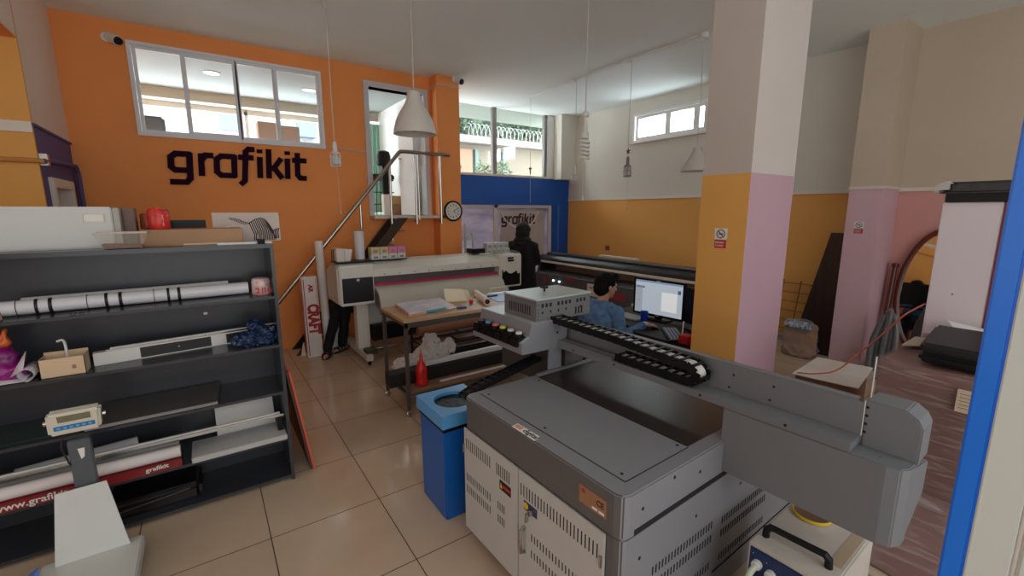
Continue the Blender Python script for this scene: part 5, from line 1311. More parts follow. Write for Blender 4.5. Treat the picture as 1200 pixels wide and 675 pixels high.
mb = MB(); mb.ell(P_(-.02, 0, .035), (.132, .118, .122), 16, rot_); mb.ell(P_(-.035, 0, -.03), (.122, .118, .13), 14, rot_); mb.ell(P_(-.02, 0, -.14), (.125, .15, .085), 14, rot_)
mb.ell(B(-.02, 0, 1.27), (.14, .14, .07), 14)
sc_ = mb.build('head_scarf', BK2, pb, remesh=.008, relax=3); crumple(sc_, .008, 14)
mb = MB()
for sd in (1, -1): q = B(-.01, .09*sd, 0); mb.cap((q.x, q.y, .04), (q.x+ff.x*.15, q.y+ff.y*.15, .034), .044, .036)
mb.build('shoes', M_dark, pb, remesh=.008, relax=1)

# person hidden behind the beige printer, only the legs showing
pl3 = thing('person', 'person mostly hidden behind the beige printer, black trousers and dark sandals showing', 'person', (1.5, 5.98, 0))
mb = MB()
hipc = Vector((1.78, 5.99, .50)); chest = Vector((1.90, 5.94, .78)); hd_ = Vector((1.93, 5.88, .99))
mb.ell(hipc, (.14, .11, .10)); mb.cap(hipc, chest, .11, .12); mb.cap(chest, hd_-Vector((0, 0, .06)), .06, .05)
head_parts(mb, hd_, (-.3, -.85, -.45))
legs = (((1.70, 5.98, .50), (1.31, 5.79, .56), (1.13, 5.64, .10), (-.45, -.9, 0)), ((1.74, 5.96, .50), (1.42, 5.78, .56), (1.34, 5.77, .10), (-.8, -.5, 0)))
for a, k, an, fd in legs: mb.cap(a, k, .075, .055); mb.cap(k, an, .05, .034); foot(mb, an, fd)
for sd in (1, -1):
    s_ = chest+Vector((.17*sd, 0, .03)); e_ = s_+Vector((.03*sd, -.08, -.22)); w_ = e_+Vector((-.06*sd, -.1, -.02)); w_.y = max(w_.y, 5.78)
    mb.cap(chest, s_, .06, .05); mb.cap(s_, e_, .045, .035); mb.cap(e_, w_, .034, .025); hand(mb, w_, (-.2*sd, 0, -1), (0, -1, 0), sd, .95, .5)
mb.build('body', SK, pl3, remesh=.007, relax=2)
mb = MB()
for a, k, an, fd in legs:
    an = Vector(an); k = Vector(k); mb.cap(a, k, .085, .07); mb.cap(k, k.lerp(an, .5), .068, .062); mb.cap(k.lerp(an, .5), an+Vector((0, 0, .0)), .062, .058)
mb.ell(hipc, (.16, .13, .11))
tr_ = mb.build('trousers', BK, pl3, remesh=.01, relax=3); crumple(tr_, .008, 12)
mb = MB(); mb.cap(hipc, chest, .13, .15); mb.cap(chest-Vector((.16, 0, 0)), chest+Vector((.16, 0, 0)), .075, .075)
mb.build('shirt', mat('shirt_grey', (80, 82, 90), .8), pl3, remesh=.012, relax=2)
mb = MB(); mb.ell(hd_+Vector((.01, .02, .04)), (.085, .10, .085)); mb.build('hair', HAIR, pl3, smooth=True)
for a, k, an, fd in legs:
    fd = Vector(fd).normalized(); q = Vector((an[0], an[1], 0)); l_ = Vector((-fd.y, fd.x, 0))
    mb = MB(); pts = []
    for t, w_ in ((-.07, .026), (-.04, .036), (.02, .036), (.08, .044), (.13, .04), (.165, .02)): pts.append((q+fd*t, w_))
    poly = [(p.x+l_.x*w_, p.y+l_.y*w_) for p, w_ in pts]+[(p.x-l_.x*w_, p.y-l_.y*w_) for p, w_ in pts[::-1]]
    mb.prism(poly, 2, 0, .022)
    for t in (.0, .05, .10):
        c_ = q+fd*t; mb.tube([c_+l_*.042+Vector((0, 0, .01)), c_+l_*.038+Vector((0, 0, .05)), c_+Vector((0, 0, .074-.12*t)), c_-l_*.038+Vector((0, 0, .05)), c_-l_*.042+Vector((0, 0, .01))], .011, 8)
    mb.build('sandal', M_sole, pl3)
o = thing('low_stool', 'low stool behind the beige printer', 'stool', (1.80, 6.02, 0))
MB().box(1.66, 1.94, 5.90, 6.14, .36, .395).build('seat', M_dark, o, bevel=.006)
for x in (1.68, 1.92):
    for y in (5.92, 6.12): MB().box(x-.012, x+.012, y-.012, y+.012, 0, .36).build('leg', M_leg, o)
tag(MB().hull8([(1.13, 5.843, 0), (1.36, 5.843, 0), (1.36, 5.853, 0), (1.13, 5.853, 0), (1.27, 5.845, .55), (1.38, 5.845, .55), (1.38, 5.855, .55), (1.27, 5.855, .55)]).build('pale_board', mat('pale_board', (214, 218, 224), .6)), 'pale board leaning behind the legs of the person behind the printer', 'board')
# ================================================================== RIGHT SIDE
# low carton with papers
o = thing('low_carton', 'low brown cardboard carton on the floor by the pink pillar', 'box', (4.35, 1.38, 0))
MB().prism([(4.03, 1.55), (4.10, 1.15), (4.70, 1.24), (4.64, 1.60)], 2, .0, .405).build('carton', mat('carton_brown', (150, 110, 82), .8, noise=.15, nscale=4), o, bevel=.004)
tag(MB().prism([(4.0, 1.565), (4.08, 1.12), (4.73, 1.215), (4.66, 1.62)], 2, .406, .414).build('paper_sheets', mat('sheets_cream', (242, 240, 238), .6, rgb2=(232, 220, 208), nscale=3)), 'pale paper sheets lying on the low brown carton', 'papers')
tag(MB().prism([(4.75, 1.62), (5.98, 1.44), (5.99, 1.50), (4.78, 1.68)], 2, 0, .08).build('floor_batten', mat('batten', (196, 180, 168), .6)), 'pale batten lying on the floor between the low carton and the pillar', 'batten')
# wrapped bag and rack and plank near the ochre wall
o = thing('wrapped_bag', 'brown bag wrapped in clear plastic standing by the ochre wall', 'bag', (5.95, 2.27, 0))
mb = MB(); mb.hull8([(5.84, 2.12, .005), (6.02, 2.10, .005), (6.04, 2.44, .005), (5.86, 2.46, .005), (5.87, 2.12, .42), (5.98, 2.11, .42), (6.0, 2.41, .42), (5.88, 2.43, .42)]); b_ = mb.build('bag_body', mat('bag_brown', (170, 124, 92), .7, noise=.25, nscale=8), o, remesh=.016, relax=4); crumple(b_, .022, 9)
b_ = blob('plastic_wrap', [((5.93, 2.28, .21), (.13, .19, .24)), ((5.93, 2.28, .12), (.15, .21, .13)), ((5.93, 2.27, .38), (.10, .18, .09))], film('wrap_clear', (220, 220, 218), .84), o, .016); crumple(b_, .03, 14); flat(b_)
MB().hull8([(5.80, 2.14, .37), (5.90, 2.12, .37), (5.92, 2.42, .37), (5.82, 2.44, .37), (5.83, 2.15, .45), (5.90, 2.13, .45), (5.92, 2.42, .45), (5.85, 2.43, .45)]).build('white_top', mat('wrap_white', (196, 206, 216), .5, rgb2=(70, 80, 110), nscale=30), o, bevel=.01)
for q in list(o.children):
    me = q.data
    for v in me.vertices:
        if v.co.z < .001: v.co.z = .001
o = thing('wire_rack', 'brown wire grid panel leaning on the ochre wall', 'rack', (6.4, 2.6, 0))
mb = MB()
for y in (2.12, 2.33, 2.54, 2.75, 2.96, 3.17): mb.tube([(6.28, y, .03), (6.46, y, .86)], .009, 6)
for z in (.10, .22, .34, .46, .58, .70, .82): mb.tube([(6.28+.18*(z-.03)/.83, 2.05, z), (6.28+.18*(z-.03)/.83, 3.3, z)], .006, 6)
mb.build('wire_grid', mat('wire_brown', (132, 92, 60), .5), o)
o = thing('dark_plank', 'dark brown wood grain plank leaning by the pink pillar', 'plank', (6.3, 2.2, 0))
MB().hull8([(6.20, 2.06, 0), (6.235, 2.06, 0), (6.235, 2.48, 0), (6.20, 2.48, 0), (6.40, 2.02, 1.51), (6.435, 2.02, 1.51), (6.435, 2.245, 1.51), (6.40, 2.245, 1.51)]).build('plank', mat('wenge', (64, 38, 28), .4, rgb2=(34, 20, 16), nscale=9, stretch=(1, 6, .25)), o)
# mirror
o = thing('oval_mirror', 'tall oval standing mirror in a brown wooden frame by the pink wall', 'mirror', (6.15, 1.28, 0))
M_wood = mat('mirror_wood', (104, 46, 28), .35, noise=.3, nscale=6, stretch=(1, 1, .3))
XR = Matrix.Translation((6.27, 1.20, 0)) @ Matrix.Rotation(R(-6), 4, 'Z') @ Matrix.Rotation(R(5), 4, 'Y')
pts = [(0, .33*math.cos(2*math.pi*k/48), .90+.68*math.sin(2*math.pi*k/48)) for k in range(48)]
mb = MB(XR); mb.tube(pts, .030, 10, closed=True); mb.build('mirror_frame', M_wood, o, smooth=True)
mb = MB(XR); mb.prism([(p[1]*.97, p[2]*.985+.0135) for p in pts], 0, -.008, 0); mb.build('mirror_glass', mat('mirror_glass', (235, 235, 235), .03, 1), o)
mb = MB(XR)
mb.tube([(-.02, .39, 0), (-.02, .39, 1.15)], [.028, .022], 10).lathe([(.028, 1.15), (.034, 1.165), (.03, 1.19), (.012, 1.20)], (-.02, .39, 0), 14)
mb.build('post', M_wood, o, smooth=True)
MB(XR).tube([(-.02, -.39, 0), (-.02, -.39, 1.15)], [.028, .022], 10).build('post', M_wood, o, smooth=True)
MB(XR).tube([(-.25, .39, .03), (0, .39, .10), (.12, .39, .02)], .022, 8).build('foot', M_wood, o)
o = thing('wrapped_tubes', 'bundle of grey plastic wrapped tubes leaning beside the oval mirror', 'tubes', (5.8, 1.45, 0))
for k, (dy, dx) in enumerate(((0, 0), (.045, .02), (-.045, .03), (.09, 0), (-.085, .01))):
    mb = MB(); mb.tube(smooth_path([(5.78+dx, 1.44+dy, .0), (5.80+dx, 1.435+dy*1.1, .35), (5.83+dx, 1.425+dy*.8, .66-.03*k), (5.84+dx, 1.42+dy*.4, .78-.03*k)]), [.03]*9+[.026]*3+[.008], 10)
    mb.build('wrapped_tube', mat('tube_wrap', (112, 114, 118), .3, noise=.4, nscale=20, stretch=(1, 1, .2)), o, smooth=True)
# plastic wrapped crate with case, papers
o = thing('wrapped_crate', 'tall dark red crate wrapped in stretch film near the door frame', 'crate', (3.4, .2, 0))
M_crate = mat('crate_red', (134, 94, 86), .5, nscale=1.6, rgb2=(110, 74, 68))
MB().box(3.0, 3.88, -.45, .75, 0, .975).build('crate_body', M_crate, o, bevel=.01)
mb = MB(); mb.box(2.99, 3.89, -.46, .76, .0, .978)
bmesh.ops.subdivide_edges(mb.bm, edges=mb.bm.edges, cuts=24, use_grid_fill=True)
def wrap_mat():
    m = film('stretch_film', (206, 186, 182), .62); nt = m.node_tree; b = nt.nodes['Principled BSDF']
    tc = nt.nodes.new('ShaderNodeTexCoord'); mp = nt.nodes.new('ShaderNodeMapping'); mp.inputs['Scale'].default_value = (1, 1.0, 7)
    mp.inputs['Rotation'].default_value = (.12, 0, 0)
    n = nt.nodes.new('ShaderNodeTexNoise'); n.inputs['Scale'].default_value = 4.5; n.inputs['Detail'].default_value = 7; n.inputs['Distortion'].default_value = 1.5
    r = nt.nodes.new('ShaderNodeValToRGB'); r.color_ramp.elements[0].position = .5; r.color_ramp.elements[1].position = .85
    r.color_ramp.elements[0].color = (.90, .90, .90, 1); r.color_ramp.elements[1].color = (.35, .35, .35, 1)
    nt.links.new(tc.outputs['Object'], mp.inputs[0]); nt.links.new(mp.outputs[0], n.inputs['Vector']); nt.links.new(n.outputs['Fac'], r.inputs[0])
    mx = [q for q in nt.nodes if q.type == 'MIX_SHADER'][0]; nt.links.new(r.outputs[0], mx.inputs[0]); b.inputs['Roughness'].default_value = .2
    return m
b_ = mb.build('stretch_wrap', wrap_mat(), o); crumple(b_, .005, 4)
MB().hull8([(2.50, -.5, 0), (3.02, -.5, 0), (3.02, .80, 0), (2.62, .78, 0), (2.97, -.5, .30), (3.02, -.5, .30), (3.02, .76, .30), (2.97, .76, .30)]).build('plastic_skirt', M_crate, o, bevel=.02)
mb = MB(); mb.hull8([(2.49, -.51, 0), (3.03, -.51, 0), (3.03, .81, 0), (2.61, .79, 0), (2.96, -.51, .31), (2.985, -.51, .31), (2.985, .77, .31), (2.96, .77, .31)]); bmesh.ops.subdivide_edges(mb.bm, edges=mb.bm.edges, cuts=12, use_grid_fill=True)
crumple(mb.build('skirt_wrap', MATS['stretch_film'], o), .012, 8)
MB().tube([(2.985, .757, 0), (2.982, .757, .985)], .004, 8).build('white_edge', mat('wrap_edge', (220, 210, 206), .5), o)
lb = MB().box(2.972, 2.976, .335, .425, .80, .915).build('label', mat('label_cream', (206, 184, 160), .6), o)
for k in range(5): MB().box(2.9712, 2.9718, .345, .415, .82+k*.018, .823+k*.018).build('print_line', mat('print_grey', (120, 100, 90), .6), lb)
o = thing('black_case', 'flat black equipment case lying on the wrapped crate', 'case', (3.3, .35, .99))
MB().prism([(3.02, .06), (3.60, .10), (3.60, .655), (3.03, .60)], 2, .998, 1.045).build('case_base', M_black, o, bevel=.014, seg=3)
MB().prism([(3.02, .06), (3.60, .10), (3.60, .655), (3.03, .60)], 2, 1.048, 1.10).build('case_lid', mat('case_black', (18, 17, 18), .5), o, bevel=.014, seg=3)
tag(MB().prism([(3.42, .62), (3.62, .66), (3.60, .74), (3.30, .735)], 2, .996, 1.002).build('carton_flap', mat('flap_tan', (190, 170, 152), .8)), 'tan carton flap lying on the crate behind the black case', 'cardboard')
o = thing('crumpled_papers', 'crumpled white papers on the far corner of the wrapped crate', 'papers', (3.72, .6, .99))
mb = MB()
for (x, y, w_, d2_, z, r_) in ((3.77, .67, .08, .04, 1.01, .2), (3.76, .45, .10, .16, 1.012, -.1), (3.77, .52, .09, .1, 1.05, .35)):
    c_, s_ = math.cos(r_), math.sin(r_)
    q = [(x+a*w_*c_-b*d2_*s_, y+a*w_*s_+b*d2_*c_, z+random.uniform(-.005, .05)) for a, b in ((-1, -1), (1, -1), (1, 1), (-1, 1))]
    mb.quad(*q)
mb.build('papers', M_paper, o).modifiers.new('t', 'SOLIDIFY').thickness = .004
# white cabinet
o = thing('white_cabinet', 'tall white cabinet with a black film covered top and a dark red side', 'cabinet', (4.1, .5, 0))
MB().box(3.905, 4.30, .505, .776, 0, 1.83).build('cabinet_body', mat('cabinet_white', (214, 202, 204), .5), o, bevel=.004)
MB().box(3.90, 4.30, .40, .504, .0, 1.83).build('red_side', mat('side_red', (124, 44, 56), .5), o, bevel=.003)
MB().box(3.885, 4.32, .36, .765, 1.831, 1.885).build('top_base', M_black, o, bevel=.004)
MB().prism([(.34, 1.885), (.80, 1.885), (.815, 1.92), (.76, 1.955), (.5, 1.955), (.34, 1.94)], 0, 3.86, 4.34).build('top_cover', mat('cover_black', (26, 26, 28), .3, bump=.4, bscale=20), o, bevel=.012, seg=3)
MB().prism([(.735, 1.90), (.825, 1.89), (.825, 1.93), (.77, 1.962), (.735, 1.962)], 0, 3.85, 4.35).build('film_corner', film('film_corner', (216, 210, 206), .35), o, bevel=.01)
MB().lathe([(.005, 3.9035), (.005, 3.906)], (0, .66, 1.25), 8, 0).build('screw', M_slot, o)
o = thing('glass_cup', 'small clear cup standing on top of the white cabinet', 'cup', (4.1, .5, 1.955))
MB().lathe([(.03, 0), (.04, .05), (.038, .052), (.028, .004)], (4.1, .47, 1.957), 18).build('cup_body', film('cup_clear', (206, 206, 206), .6), o, smooth=True)
wires('orange_cable', smooth_path([(4.04, 1.54, .420), (4.12, 1.44, .423), (4.25, 1.33, .46), (4.22, 1.18, .66), (4.10, 1.02, .88), (4.0, .90, 1.05), (3.95, .79, 1.16)], 6), .0055, mat('cable_orange', (238, 128, 96), .5), 'orange cable running from the low carton up towards the white cabinet', 'cable')
# chiller
o = thing('water_chiller', 'white chiller unit with blue front panel and black handle under the gantry', 'chiller', ML(.78, -.30), MROT)
MB(MF).box(.578, 1.02, -.445, -.162, .02, .50).build('casing', mat('chiller_white', (206, 198, 188), .45, noise=.12, nscale=5), o, bevel=.006)
MB(MF).box(.5705, .5785, -.435, -.172, .04, .487).build('front_panel', mat('chiller_blue', (20, 46, 92), .35), o, bevel=.002)
mb = MB(MF); mb.tube([(.655, -.19, .50), (.655, -.192, .532), (.66, -.205, .545), (.67, -.385, .545), (.672, -.398, .532), (.672, -.40, .50)], .014, 8)
mb.build('handle', M_black, o, smooth=True)
for i, (y, z) in enumerate(((-.205, .43), (-.255, .42), (-.31, .40), (-.36, .385))):
    cc = MB(MF).lathe([(.018, .552), (.018, .571), (.012, .548)] if i < 2 else [(.014, .545), (.018, .571)], (0, y, z), 14, 0).build('connector', M_steel if i > 1 else M_white, o, smooth=True)
    MB(MF).lathe([(.002, .5697), (.002, .5704)], (0, y+.02, z+.035), 6, 0).build('mark', M_paper, cc)
for y, dz in ((-.205, 0), (-.255, -.01)):
    MB(MF).tube(smooth_path([(.55, y, .43+dz), (.52, y+.005, .41+dz), (.50, y+.01, .35), (.49, y+.02, .25), (.50, y+.05, .12), (.56, y+.06, .01)]), .011, 10).build('hose', mat('hose_pale', (206, 214, 196), .35), o, smooth=True)
for x in (.62, .98):
    for y in (-.41, -.20): MB(MF).lathe([(.02, 0), (.02, .02)], (x, y, 0), 12).build('foot', M_dark, o)
MB(MF).box(.70, .98, -.43, -.39, .4995, .5012).build('tape_strip', mat('tape_tan', (182, 160, 134), .6), o)
o = thing('tape_roll', 'yellow rimmed tape roll lying on the chiller top', 'tape', ML(.90, -.26, .5), MROT)
mb = MB(MF); mb.lathe([(.070, .502), (.073, .503), (.073, .512), (.071, .514), (.068, .514), (.067, .512), (.067, .502)], (.945, -.250, 0), 36)
mb.build('tape_rim', mat('tape_yellow', (222, 186, 40), .4), o, smooth=True)
mb = MB(MF); mb.lathe([(.0665, .503), (.0665, .509), (.0, .509)], (.945, -.250, 0), 30); mb.build('tape_side', mat('tape_brown', (110, 80, 62), .3), o, smooth=True)
for k, p in enumerate(([(1.75, .1, .012), (2.0, .3, .014), (2.3, .42, .012), (2.42, .2, .012)], [(1.6, -.1, .012), (1.9, .22, .012), (2.1, .1, .012), (2.4, -.1, .014)])):
    wires('floor_cable', smooth_path(p), .008, M_black, ('black cable curling on the floor in front of the wrapped crate', 'black cable lying on the floor behind the chiller unit')[k], 'cable', 'cables on the floor')
# signs
def no_sign(par, xf):
    mb = MB(xf); mb.box(0, .086, .056, .128, 0, .0015); a = mb.build('white_plate', M_white, par)
    mb = MB(xf); mb.box(0.004, .082, 0, .052, 0, .0015); b = mb.build('red_plate', mat('sign_red', (186, 34, 40), .45), par)
    mb = MB(xf); c_ = (.043, .092)
    mb.tube([(c_[0]+.027*math.cos(2*math.pi*k/24), c_[1]+.027*math.sin(2*math.pi*k/24), .002) for k in range(24)], .0028, 6, closed=True)
    mb.tube([(c_[0]-.019, c_[1]+.019, .002), (c_[0]+.019, c_[1]-.019, .002)], .0028, 6); mb.build('ring', mat('sign_ring', (60, 40, 44), .5), par)
    mb = MB(xf); mb.box(c_[0]-.016, c_[0]+.016, c_[1]-.003, c_[1]+.003, .0015, .0028); mb.build('cigarette', M_ink, par)
    text('lettering', 'SIGARA', .018, xf @ Matrix.Translation((.009, .030, .0017)), M_white, par, .0003, .0003); text('lettering', 'ICILMEZ', .016, xf @ Matrix.Translation((.009, .010, .0017)), M_white, par, .0003, .0003)
o = thing('no_smoking_sign', 'no smoking sign on the ochre side of the central pillar', 'sign', (2.768, 1.58, 1.54), group=None); no_sign(o, basis((2.7695, 1.632, 1.54), (0, -1, 0), (0, 0, 1)))
o = thing('no_smoking_sign', 'no smoking sign on the far pink pillar', 'sign', (5.988, 1.84, 1.53)); no_sign(o, basis((5.9895, 1.89, 1.53), (0, -1, 0), (0, 0, 1)) @ Matrix.Diagonal((1.05, 1.0, 1, 1)))
# ================================================================== HANGING THINGS
M_shade = mat('shade_white', (206, 200, 192), .5)
M_cord = mat('cord_white', (200, 196, 190), .6)
def pendant(x, y, ztop, h, r, label):
    o = thing('pendant_lamp', label, 'lamp', (x, y, ztop-h), group='bell shaped pendant lamps')
    pr = [(r*.24, 0), (r*.30, -.02*h), (r*.36, -.2*h), (r*.46, -.32*h), (r*.68, -.5*h), (r*.86, -.68*h), (r*.97, -.88*h), (r, -h)]
    pr2 = [(a-.004, b) for a, b in pr[::-1]]
    MB().lathe([(p, q+ztop) for p, q in pr+pr2], (x, y, 0), 36).build('shade', M_shade, o, smooth=True)
    MB().tube([(x, y, ztop-.01), (x+.004, y, (ztop+CZ)/2), (x, y, CZ-.002)], .004, 6).build('cord', M_cord, o)
    MB().lathe([(.045, CZ-.002), (.045, CZ-.05), (.03, CZ-.06), (.01, CZ-.065)], (x, y, 0), 20).build('ceiling_rose', M_white, o, smooth=True)
    MB().lathe([(.018, ztop-.3*h), (.018, ztop-.55*h), (.03, ztop-.7*h), (.034, ztop-.82*h), (.02, ztop-.93*h)], (x, y, 0), 16).build('bulb', mat('bulb_off', (150, 130, 116), .3), o, smooth=True)
pendant(1.613, 3.8, 2.80, .355, .185, 'large white bell pendant lamp hanging in front of the raised doorway')
pendant(4.68, 3.05, 2.49, .265, .165, 'bell pendant lamp partly hidden by the central pillar')
def caged(x, y, zt_, zb, label, m=M_white, cordtop=CZ, r=.05, pull=None, wide=1.0):
    o = thing('cage_lamp', label, 'lamp', (x, y, zb), group='caged work lamps on cords')
    MB().tube([(x, y, zt_), (x, y, cordtop-.002)], .004, 6).build('cord', M_cord, o)
    h = zt_-zb
    MB().lathe([(.012, zt_), (.02, zt_-.1*h), (.022, zt_-.4*h), (r*.9, zt_-.46*h), (r*.9, zt_-.5*h)], (x, y, 0), 16).build('socket', m, o, smooth=True)
    mb = MB()
    for k in range(8):
        a = k*math.pi/4; mb.tube([(x+r*.9*math.cos(a), y+r*.9*math.sin(a), zt_-.48*h), (x+r*math.cos(a), y+r*math.sin(a), zt_-.7*h), (x+r*.95*math.cos(a), y+r*.95*math.sin(a), zb)], .003, 5)
    for z in (zt_-.7*h, zb): mb.tube([(x+r*math.cos(2*math.pi*k/16), y+r*math.sin(2*math.pi*k/16), z) for k in range(16)], .003, 5, closed=True)
    mb.build('cage', m, o)
    MB().lathe([(.016, zt_-.48*h), (r*.75, zt_-.65*h), (r*.78, zb+.02), (.01, zb+.006)], (x, y, 0), 16).build('glass', mat('lamp_glass', (206, 206, 206), .3), o, smooth=True)
    if pull: MB().tube([(x+.01, y, zb+.01), (x+.018, y, pull)], .0025, 5).lathe([(.006, pull-.03), (.01, pull-.02), (.006, pull)], (x+.018, y, 0), 10).build('pull_cord', M_cord, o)
caged(1.155, 4.73, 2.46, 2.225, 'white caged lamp with a pull cord hanging by the orange wall', r=.05, pull=1.78)
caged(4.686, 5.065, 2.44, 2.20, 'pale lamp hanging from the ceiling conduit, nearest the front window', r=.055)
caged(4.651, 4.02, 2.48, 2.225, 'grey caged lamp hanging below a star shaped hook', mat('lamp_grey', (120, 122, 124), .5), r=.05, pull=1.83)
mb = MB(); 
for k in range(5): a = k*2*math.pi/5+.3; mb.tube([(4.65, 4.02, 2.545), (4.65+.002, 4.02+.035*math.cos(a), 2.545+.035*math.sin(a))], [.010, .005], 6)
tag(mb.build('star_hook', mat('hook_dark', (70, 70, 74), .5)), 'dark star shaped hook on the cord above the grey caged lamp', 'hook')
o = thing('spiral_bulb', 'large white spiral energy bulb hanging on a long cord', 'lamp', (2.8, 2.905, 2.23))
sx_, sy_ = 2.8, 2.906
MB().tube([(sx_, sy_, 2.61), (sx_, sy_, CZ-.002)], .005, 6).build('cord', M_cord, o)
MB().lathe([(.008, 2.63), (.03, 2.61), (.03, 2.585), (.016, 2.57), (.018, 2.46), (.032, 2.44), (.034, 2.40)], (sx_, sy_, 0), 16).build('holder', M_white, o, smooth=True)
MB().tube([(sx_+.034*math.cos(k*.5), sy_+.034*math.sin(k*.5), 2.395-.0027*k) for k in range(62)], .011, 8).build('spiral_tube', mat('spiral_white', (232, 232, 230), .3), o, smooth=True)
MB().tube([(sx_-.01, sy_, 2.40), (sx_-.014, sy_, 1.90)], .003, 5).lathe([(.006, 1.87), (.012, 1.88), (.008, 1.91)], (sx_-.014, sy_, 0), 10).build('pull_cord', M_cord, o)
o = thing('hanging_string', 'thin string with a small green tag hanging before the clerestory window', 'string', (4.716, 6.21, 1.9))
MB().tube([(4.716, 6.21, 1.92), (4.716, 6.21, CZ-.001)], .003, 5).build('string', M_cord, o)
mb = MB(); mb.ell((4.716, 6.21, 2.50), (.03, .03, .018), 8); mb.ell((4.716, 6.21, 2.45), (.012, .012, .05), 8); mb.build('green_tag', mat('tag_green', (90, 130, 96), .5), o)
o = thing('ceiling_conduit', 'white cable conduit running along the ceiling with junction boxes', 'conduit', (4.68, 4.6, 3.66))
MB().tube([(4.716, 6.25, CZ-.012), (4.686, 5.06, CZ-.012), (4.651, 4.03, CZ-.012), (4.67, 3.12, CZ-.012)], .011, 8).build('pipe', M_white, o, smooth=True)
for x, y in ((4.686, 5.12), (4.653, 4.09)): MB().box(x-.03, x+.03, y-.03, y+.03, CZ-.035, CZ-.001).build('junction_box', M_white, o, bevel=.004)
o = thing('ceiling_hook_plate', 'small white ceiling plate holding the cord by the orange wall', 'plate', (1.16, 4.73, 3.66))
MB().tube([(1.08, 4.55, CZ-.008), (1.155, 4.74, CZ-.008)], .009, 6).build('conduit_stub', M_white, o)
wires('wall_cable', [(1.42, 6.238, 2.61), (1.93, 6.238, 2.575)], .008, M_cord, 'thin pale cable running from the upper window to the doorway frame', 'cable')
wires('corner_cable', [(2.86, 6.235, 3.50), (2.895, 6.235, 3.52), (2.893, 6.01, 3.54), (3.27, 6.01, 3.54)], .007, M_cord, 'thin pale cable wrapped round the top of the orange pillar', 'cable')
def cctv(x, y, z, d, label):
    o = thing('security_camera', label, 'camera', (x, y, z-.04), group='security cameras')
    d = Vector(d).normalized(); p = Vector((x, y, z))
    MB().lathe([(.045, 0), (.045, .02)], (x-.04, y, z), 18, 1).build('mount', M_white, o)
    mb = MB(); mb.tube([p-d*.03, p+d*.075], .048, 16); mb.build('camera_body', M_white, o, smooth=True)
    MB().tube([p+d*.0751, p+d*.095], [.040, .036], 16).build('lens', M_black, o, smooth=True)
cctv(-.56, 6.225, 3.50, (.55, -.55, -.35), 'white bullet security camera beside the upper window')
cctv(3.225, 5.995, 3.645, (.3, -.6, -.35), 'small white security camera on top of the orange pillar')
# things in the upper room
o = thing('office_chair', 'black chair back seen through the leftmost pane of the upper window', 'chair', (-.45, 7.9, 1.72))
MB().box(-.66, -.28, 7.92, 7.99, 2.35, 3.06).build('backrest', M_dark, o, bevel=.03, seg=3); MB().box(-.68, -.26, 7.5, 7.92, 2.17, 2.24).build('seat', M_dark, o, bevel=.02)
MB().lathe([(.03, 1.78), (.03, 2.17)], (-.47, 7.7, 0), 12).build('column', M_black, o); MB().lathe([(.27, 1.72), (.26, 1.75), (.05, 1.79)], (-.47, 7.7, 0), 20).build('base', M_black, o)
o = thing('cardboard_carton', 'brown carton on the table in the upper room, seen through the right panes', 'box', (1.05, 8.1, 2.5))
for x0_, x1_, z_ in ((.84, 1.12, 2.98), (1.14, 1.42, 2.93)): pass
MB().box(.84, 1.12, 7.95, 8.2, 2.56, 3.13).build('carton', M_card, o, bevel=.004)
tag(MB().box(1.14, 1.42, 7.95, 8.2, 2.56, 3.10).build('cardboard_carton', M_card, bevel=.004), 'second brown carton on the upper room table, right of the first', 'box')
o = thing('upper_table', 'grey topped table in the upper room behind the window', 'table', (.9, 8.05, 1.72))
MB().box(.2, 1.75, 7.8, 8.4, 2.52, 2.559).build('tabletop', mat('table_grey', (120, 118, 118), .5), o)
for x in (.24, 1.71):
    for y in (7.84, 8.36): MB().box(x-.02, x+.02, y-.02, y+.02, 1.72, 2.52).build('leg', M_leg, o)
tag(MB().box(1.22, 1.85, 6.95, 7.15, 2.655, 2.70).hull8([(1.3, 7.0, 1.72), (1.36, 7.0, 1.72), (1.36, 7.1, 1.72), (1.3, 7.1, 1.72), (1.3, 7.0, 2.66), (1.36, 7.0, 2.66), (1.36, 7.1, 2.66), (1.3, 7.1, 2.66)]).build('grey_counter', mat('counter_grey', (110, 110, 112), .5)), 'narrow grey counter edge behind the last pane of the upper window', 'counter')
o = thing('water_cooler', 'white post with a rounded black top standing inside the raised doorway', 'dispenser', (2.5, 7.2, 1.72))  # unidentified upright thing, modelled as a plain post
MB().lathe([(.09, 2.50), (.11, 2.53), (.11, 2.66), (.09, 2.72), (.04, 2.74)], (2.50, 7.2, 0), 20).build('black_top', M_black, o, smooth=True)
MB().box(2.455, 2.555, 7.15, 7.25, 2.05, 2.50).build('black_stem', M_black, o, bevel=.01); MB().box(2.45, 2.56, 7.14, 7.26, 1.72, 2.05).build('white_base', M_white, o, bevel=.006)
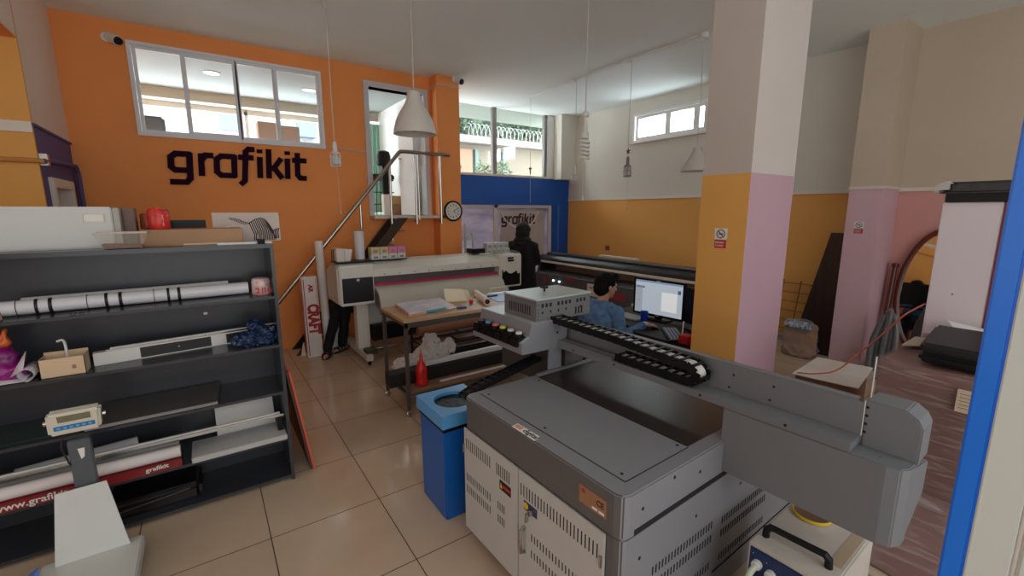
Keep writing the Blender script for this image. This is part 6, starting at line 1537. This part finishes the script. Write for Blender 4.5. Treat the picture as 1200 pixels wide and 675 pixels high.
for k, (z0_, z1_, m_) in enumerate(((1.721, 1.90, M_card), (1.902, 2.03, mat('box_tan', (206, 170, 120), .7)))):
    tag(MB().box(2.60, 2.86, 7.2, 7.5, z0_, z1_).build('storage_carton', m_, bevel=.004), ('brown carton on the floor inside the raised doorway', 'tan carton stacked on the brown one inside the raised doorway')[k], 'box')
o = thing('wire_basket', 'black wire basket chair in the room beyond the raised doorway', 'basket', (2.45, 7.7, 1.72))
mb = MB()
for k in range(9): mb.tube([(2.2+k*.07, 7.62, 1.72), (2.26+k*.06, 7.60, 2.3)], .006, 5)
for z in (1.9, 2.1, 2.3): mb.tube([(2.2, 7.61, z), (2.8, 7.61, z)], .008, 5)
mb.build('wires', M_black, o); MB().box(2.2, 2.8, 7.55, 7.75, 2.3, 2.40).build('cushion', M_dark, o, bevel=.02)
o = thing('net_curtain', 'pale green curtain beside the window inside the raised doorway', 'curtain', (2.55, 8.5, 1.8))
mb = MB()
for k in range(14): mb.tube([(2.32+k*.045, 8.55+.02*(k % 2), 1.76), (2.32+k*.045, 8.55+.02*(k % 2), 3.38)], .025, 6)
mb.build('curtain_cloth', mat('curtain_green', (150, 196, 178), .8), o, smooth=True)
o = thing('inner_door', 'white door leaf standing open inside the raised doorway', 'door leaf', (2.74, 6.8, 1.72))
MB().box(2.70, 2.74, 6.45, 7.05, 1.722, 3.38).build('door_leaf', M_wht, o, bevel=.003)
MB().lathe([(.015, 2.66), (.015, 2.70)], (0, 6.95, 2.6), 12, 0).build('handle', M_steel, o)
# ================================================================== DOOR AT THE RIGHT EDGE
MB().box(.90, .955, .0885, .1145, 0, 2.012).build('blue_frame', M_bframe, d2, bevel=.003)
MB().box(.90, .955, .045, .0883, 0, 2.012).build('door_stile', M_wdoor, d2, bevel=.002)
MB().box(.905, .95, .038, .0448, 0, 2.012).build('door_groove', mat('groove_white', (232, 230, 226), .35), d2, bevel=.002)
MB().box(.90, .955, -.6, .0378, 0, 2.012).build('door_leaf', M_wdoor, d2, bevel=.002)
MB().box(.90, .955, -.6, .105, 2.013, 2.3).build('door_header', M_wdoor, d2, bevel=.002)
MB().lathe([(.012, .87), (.016, .90)], (0, -.1, 1.05), 12, 0).build('handle', M_black, d2)
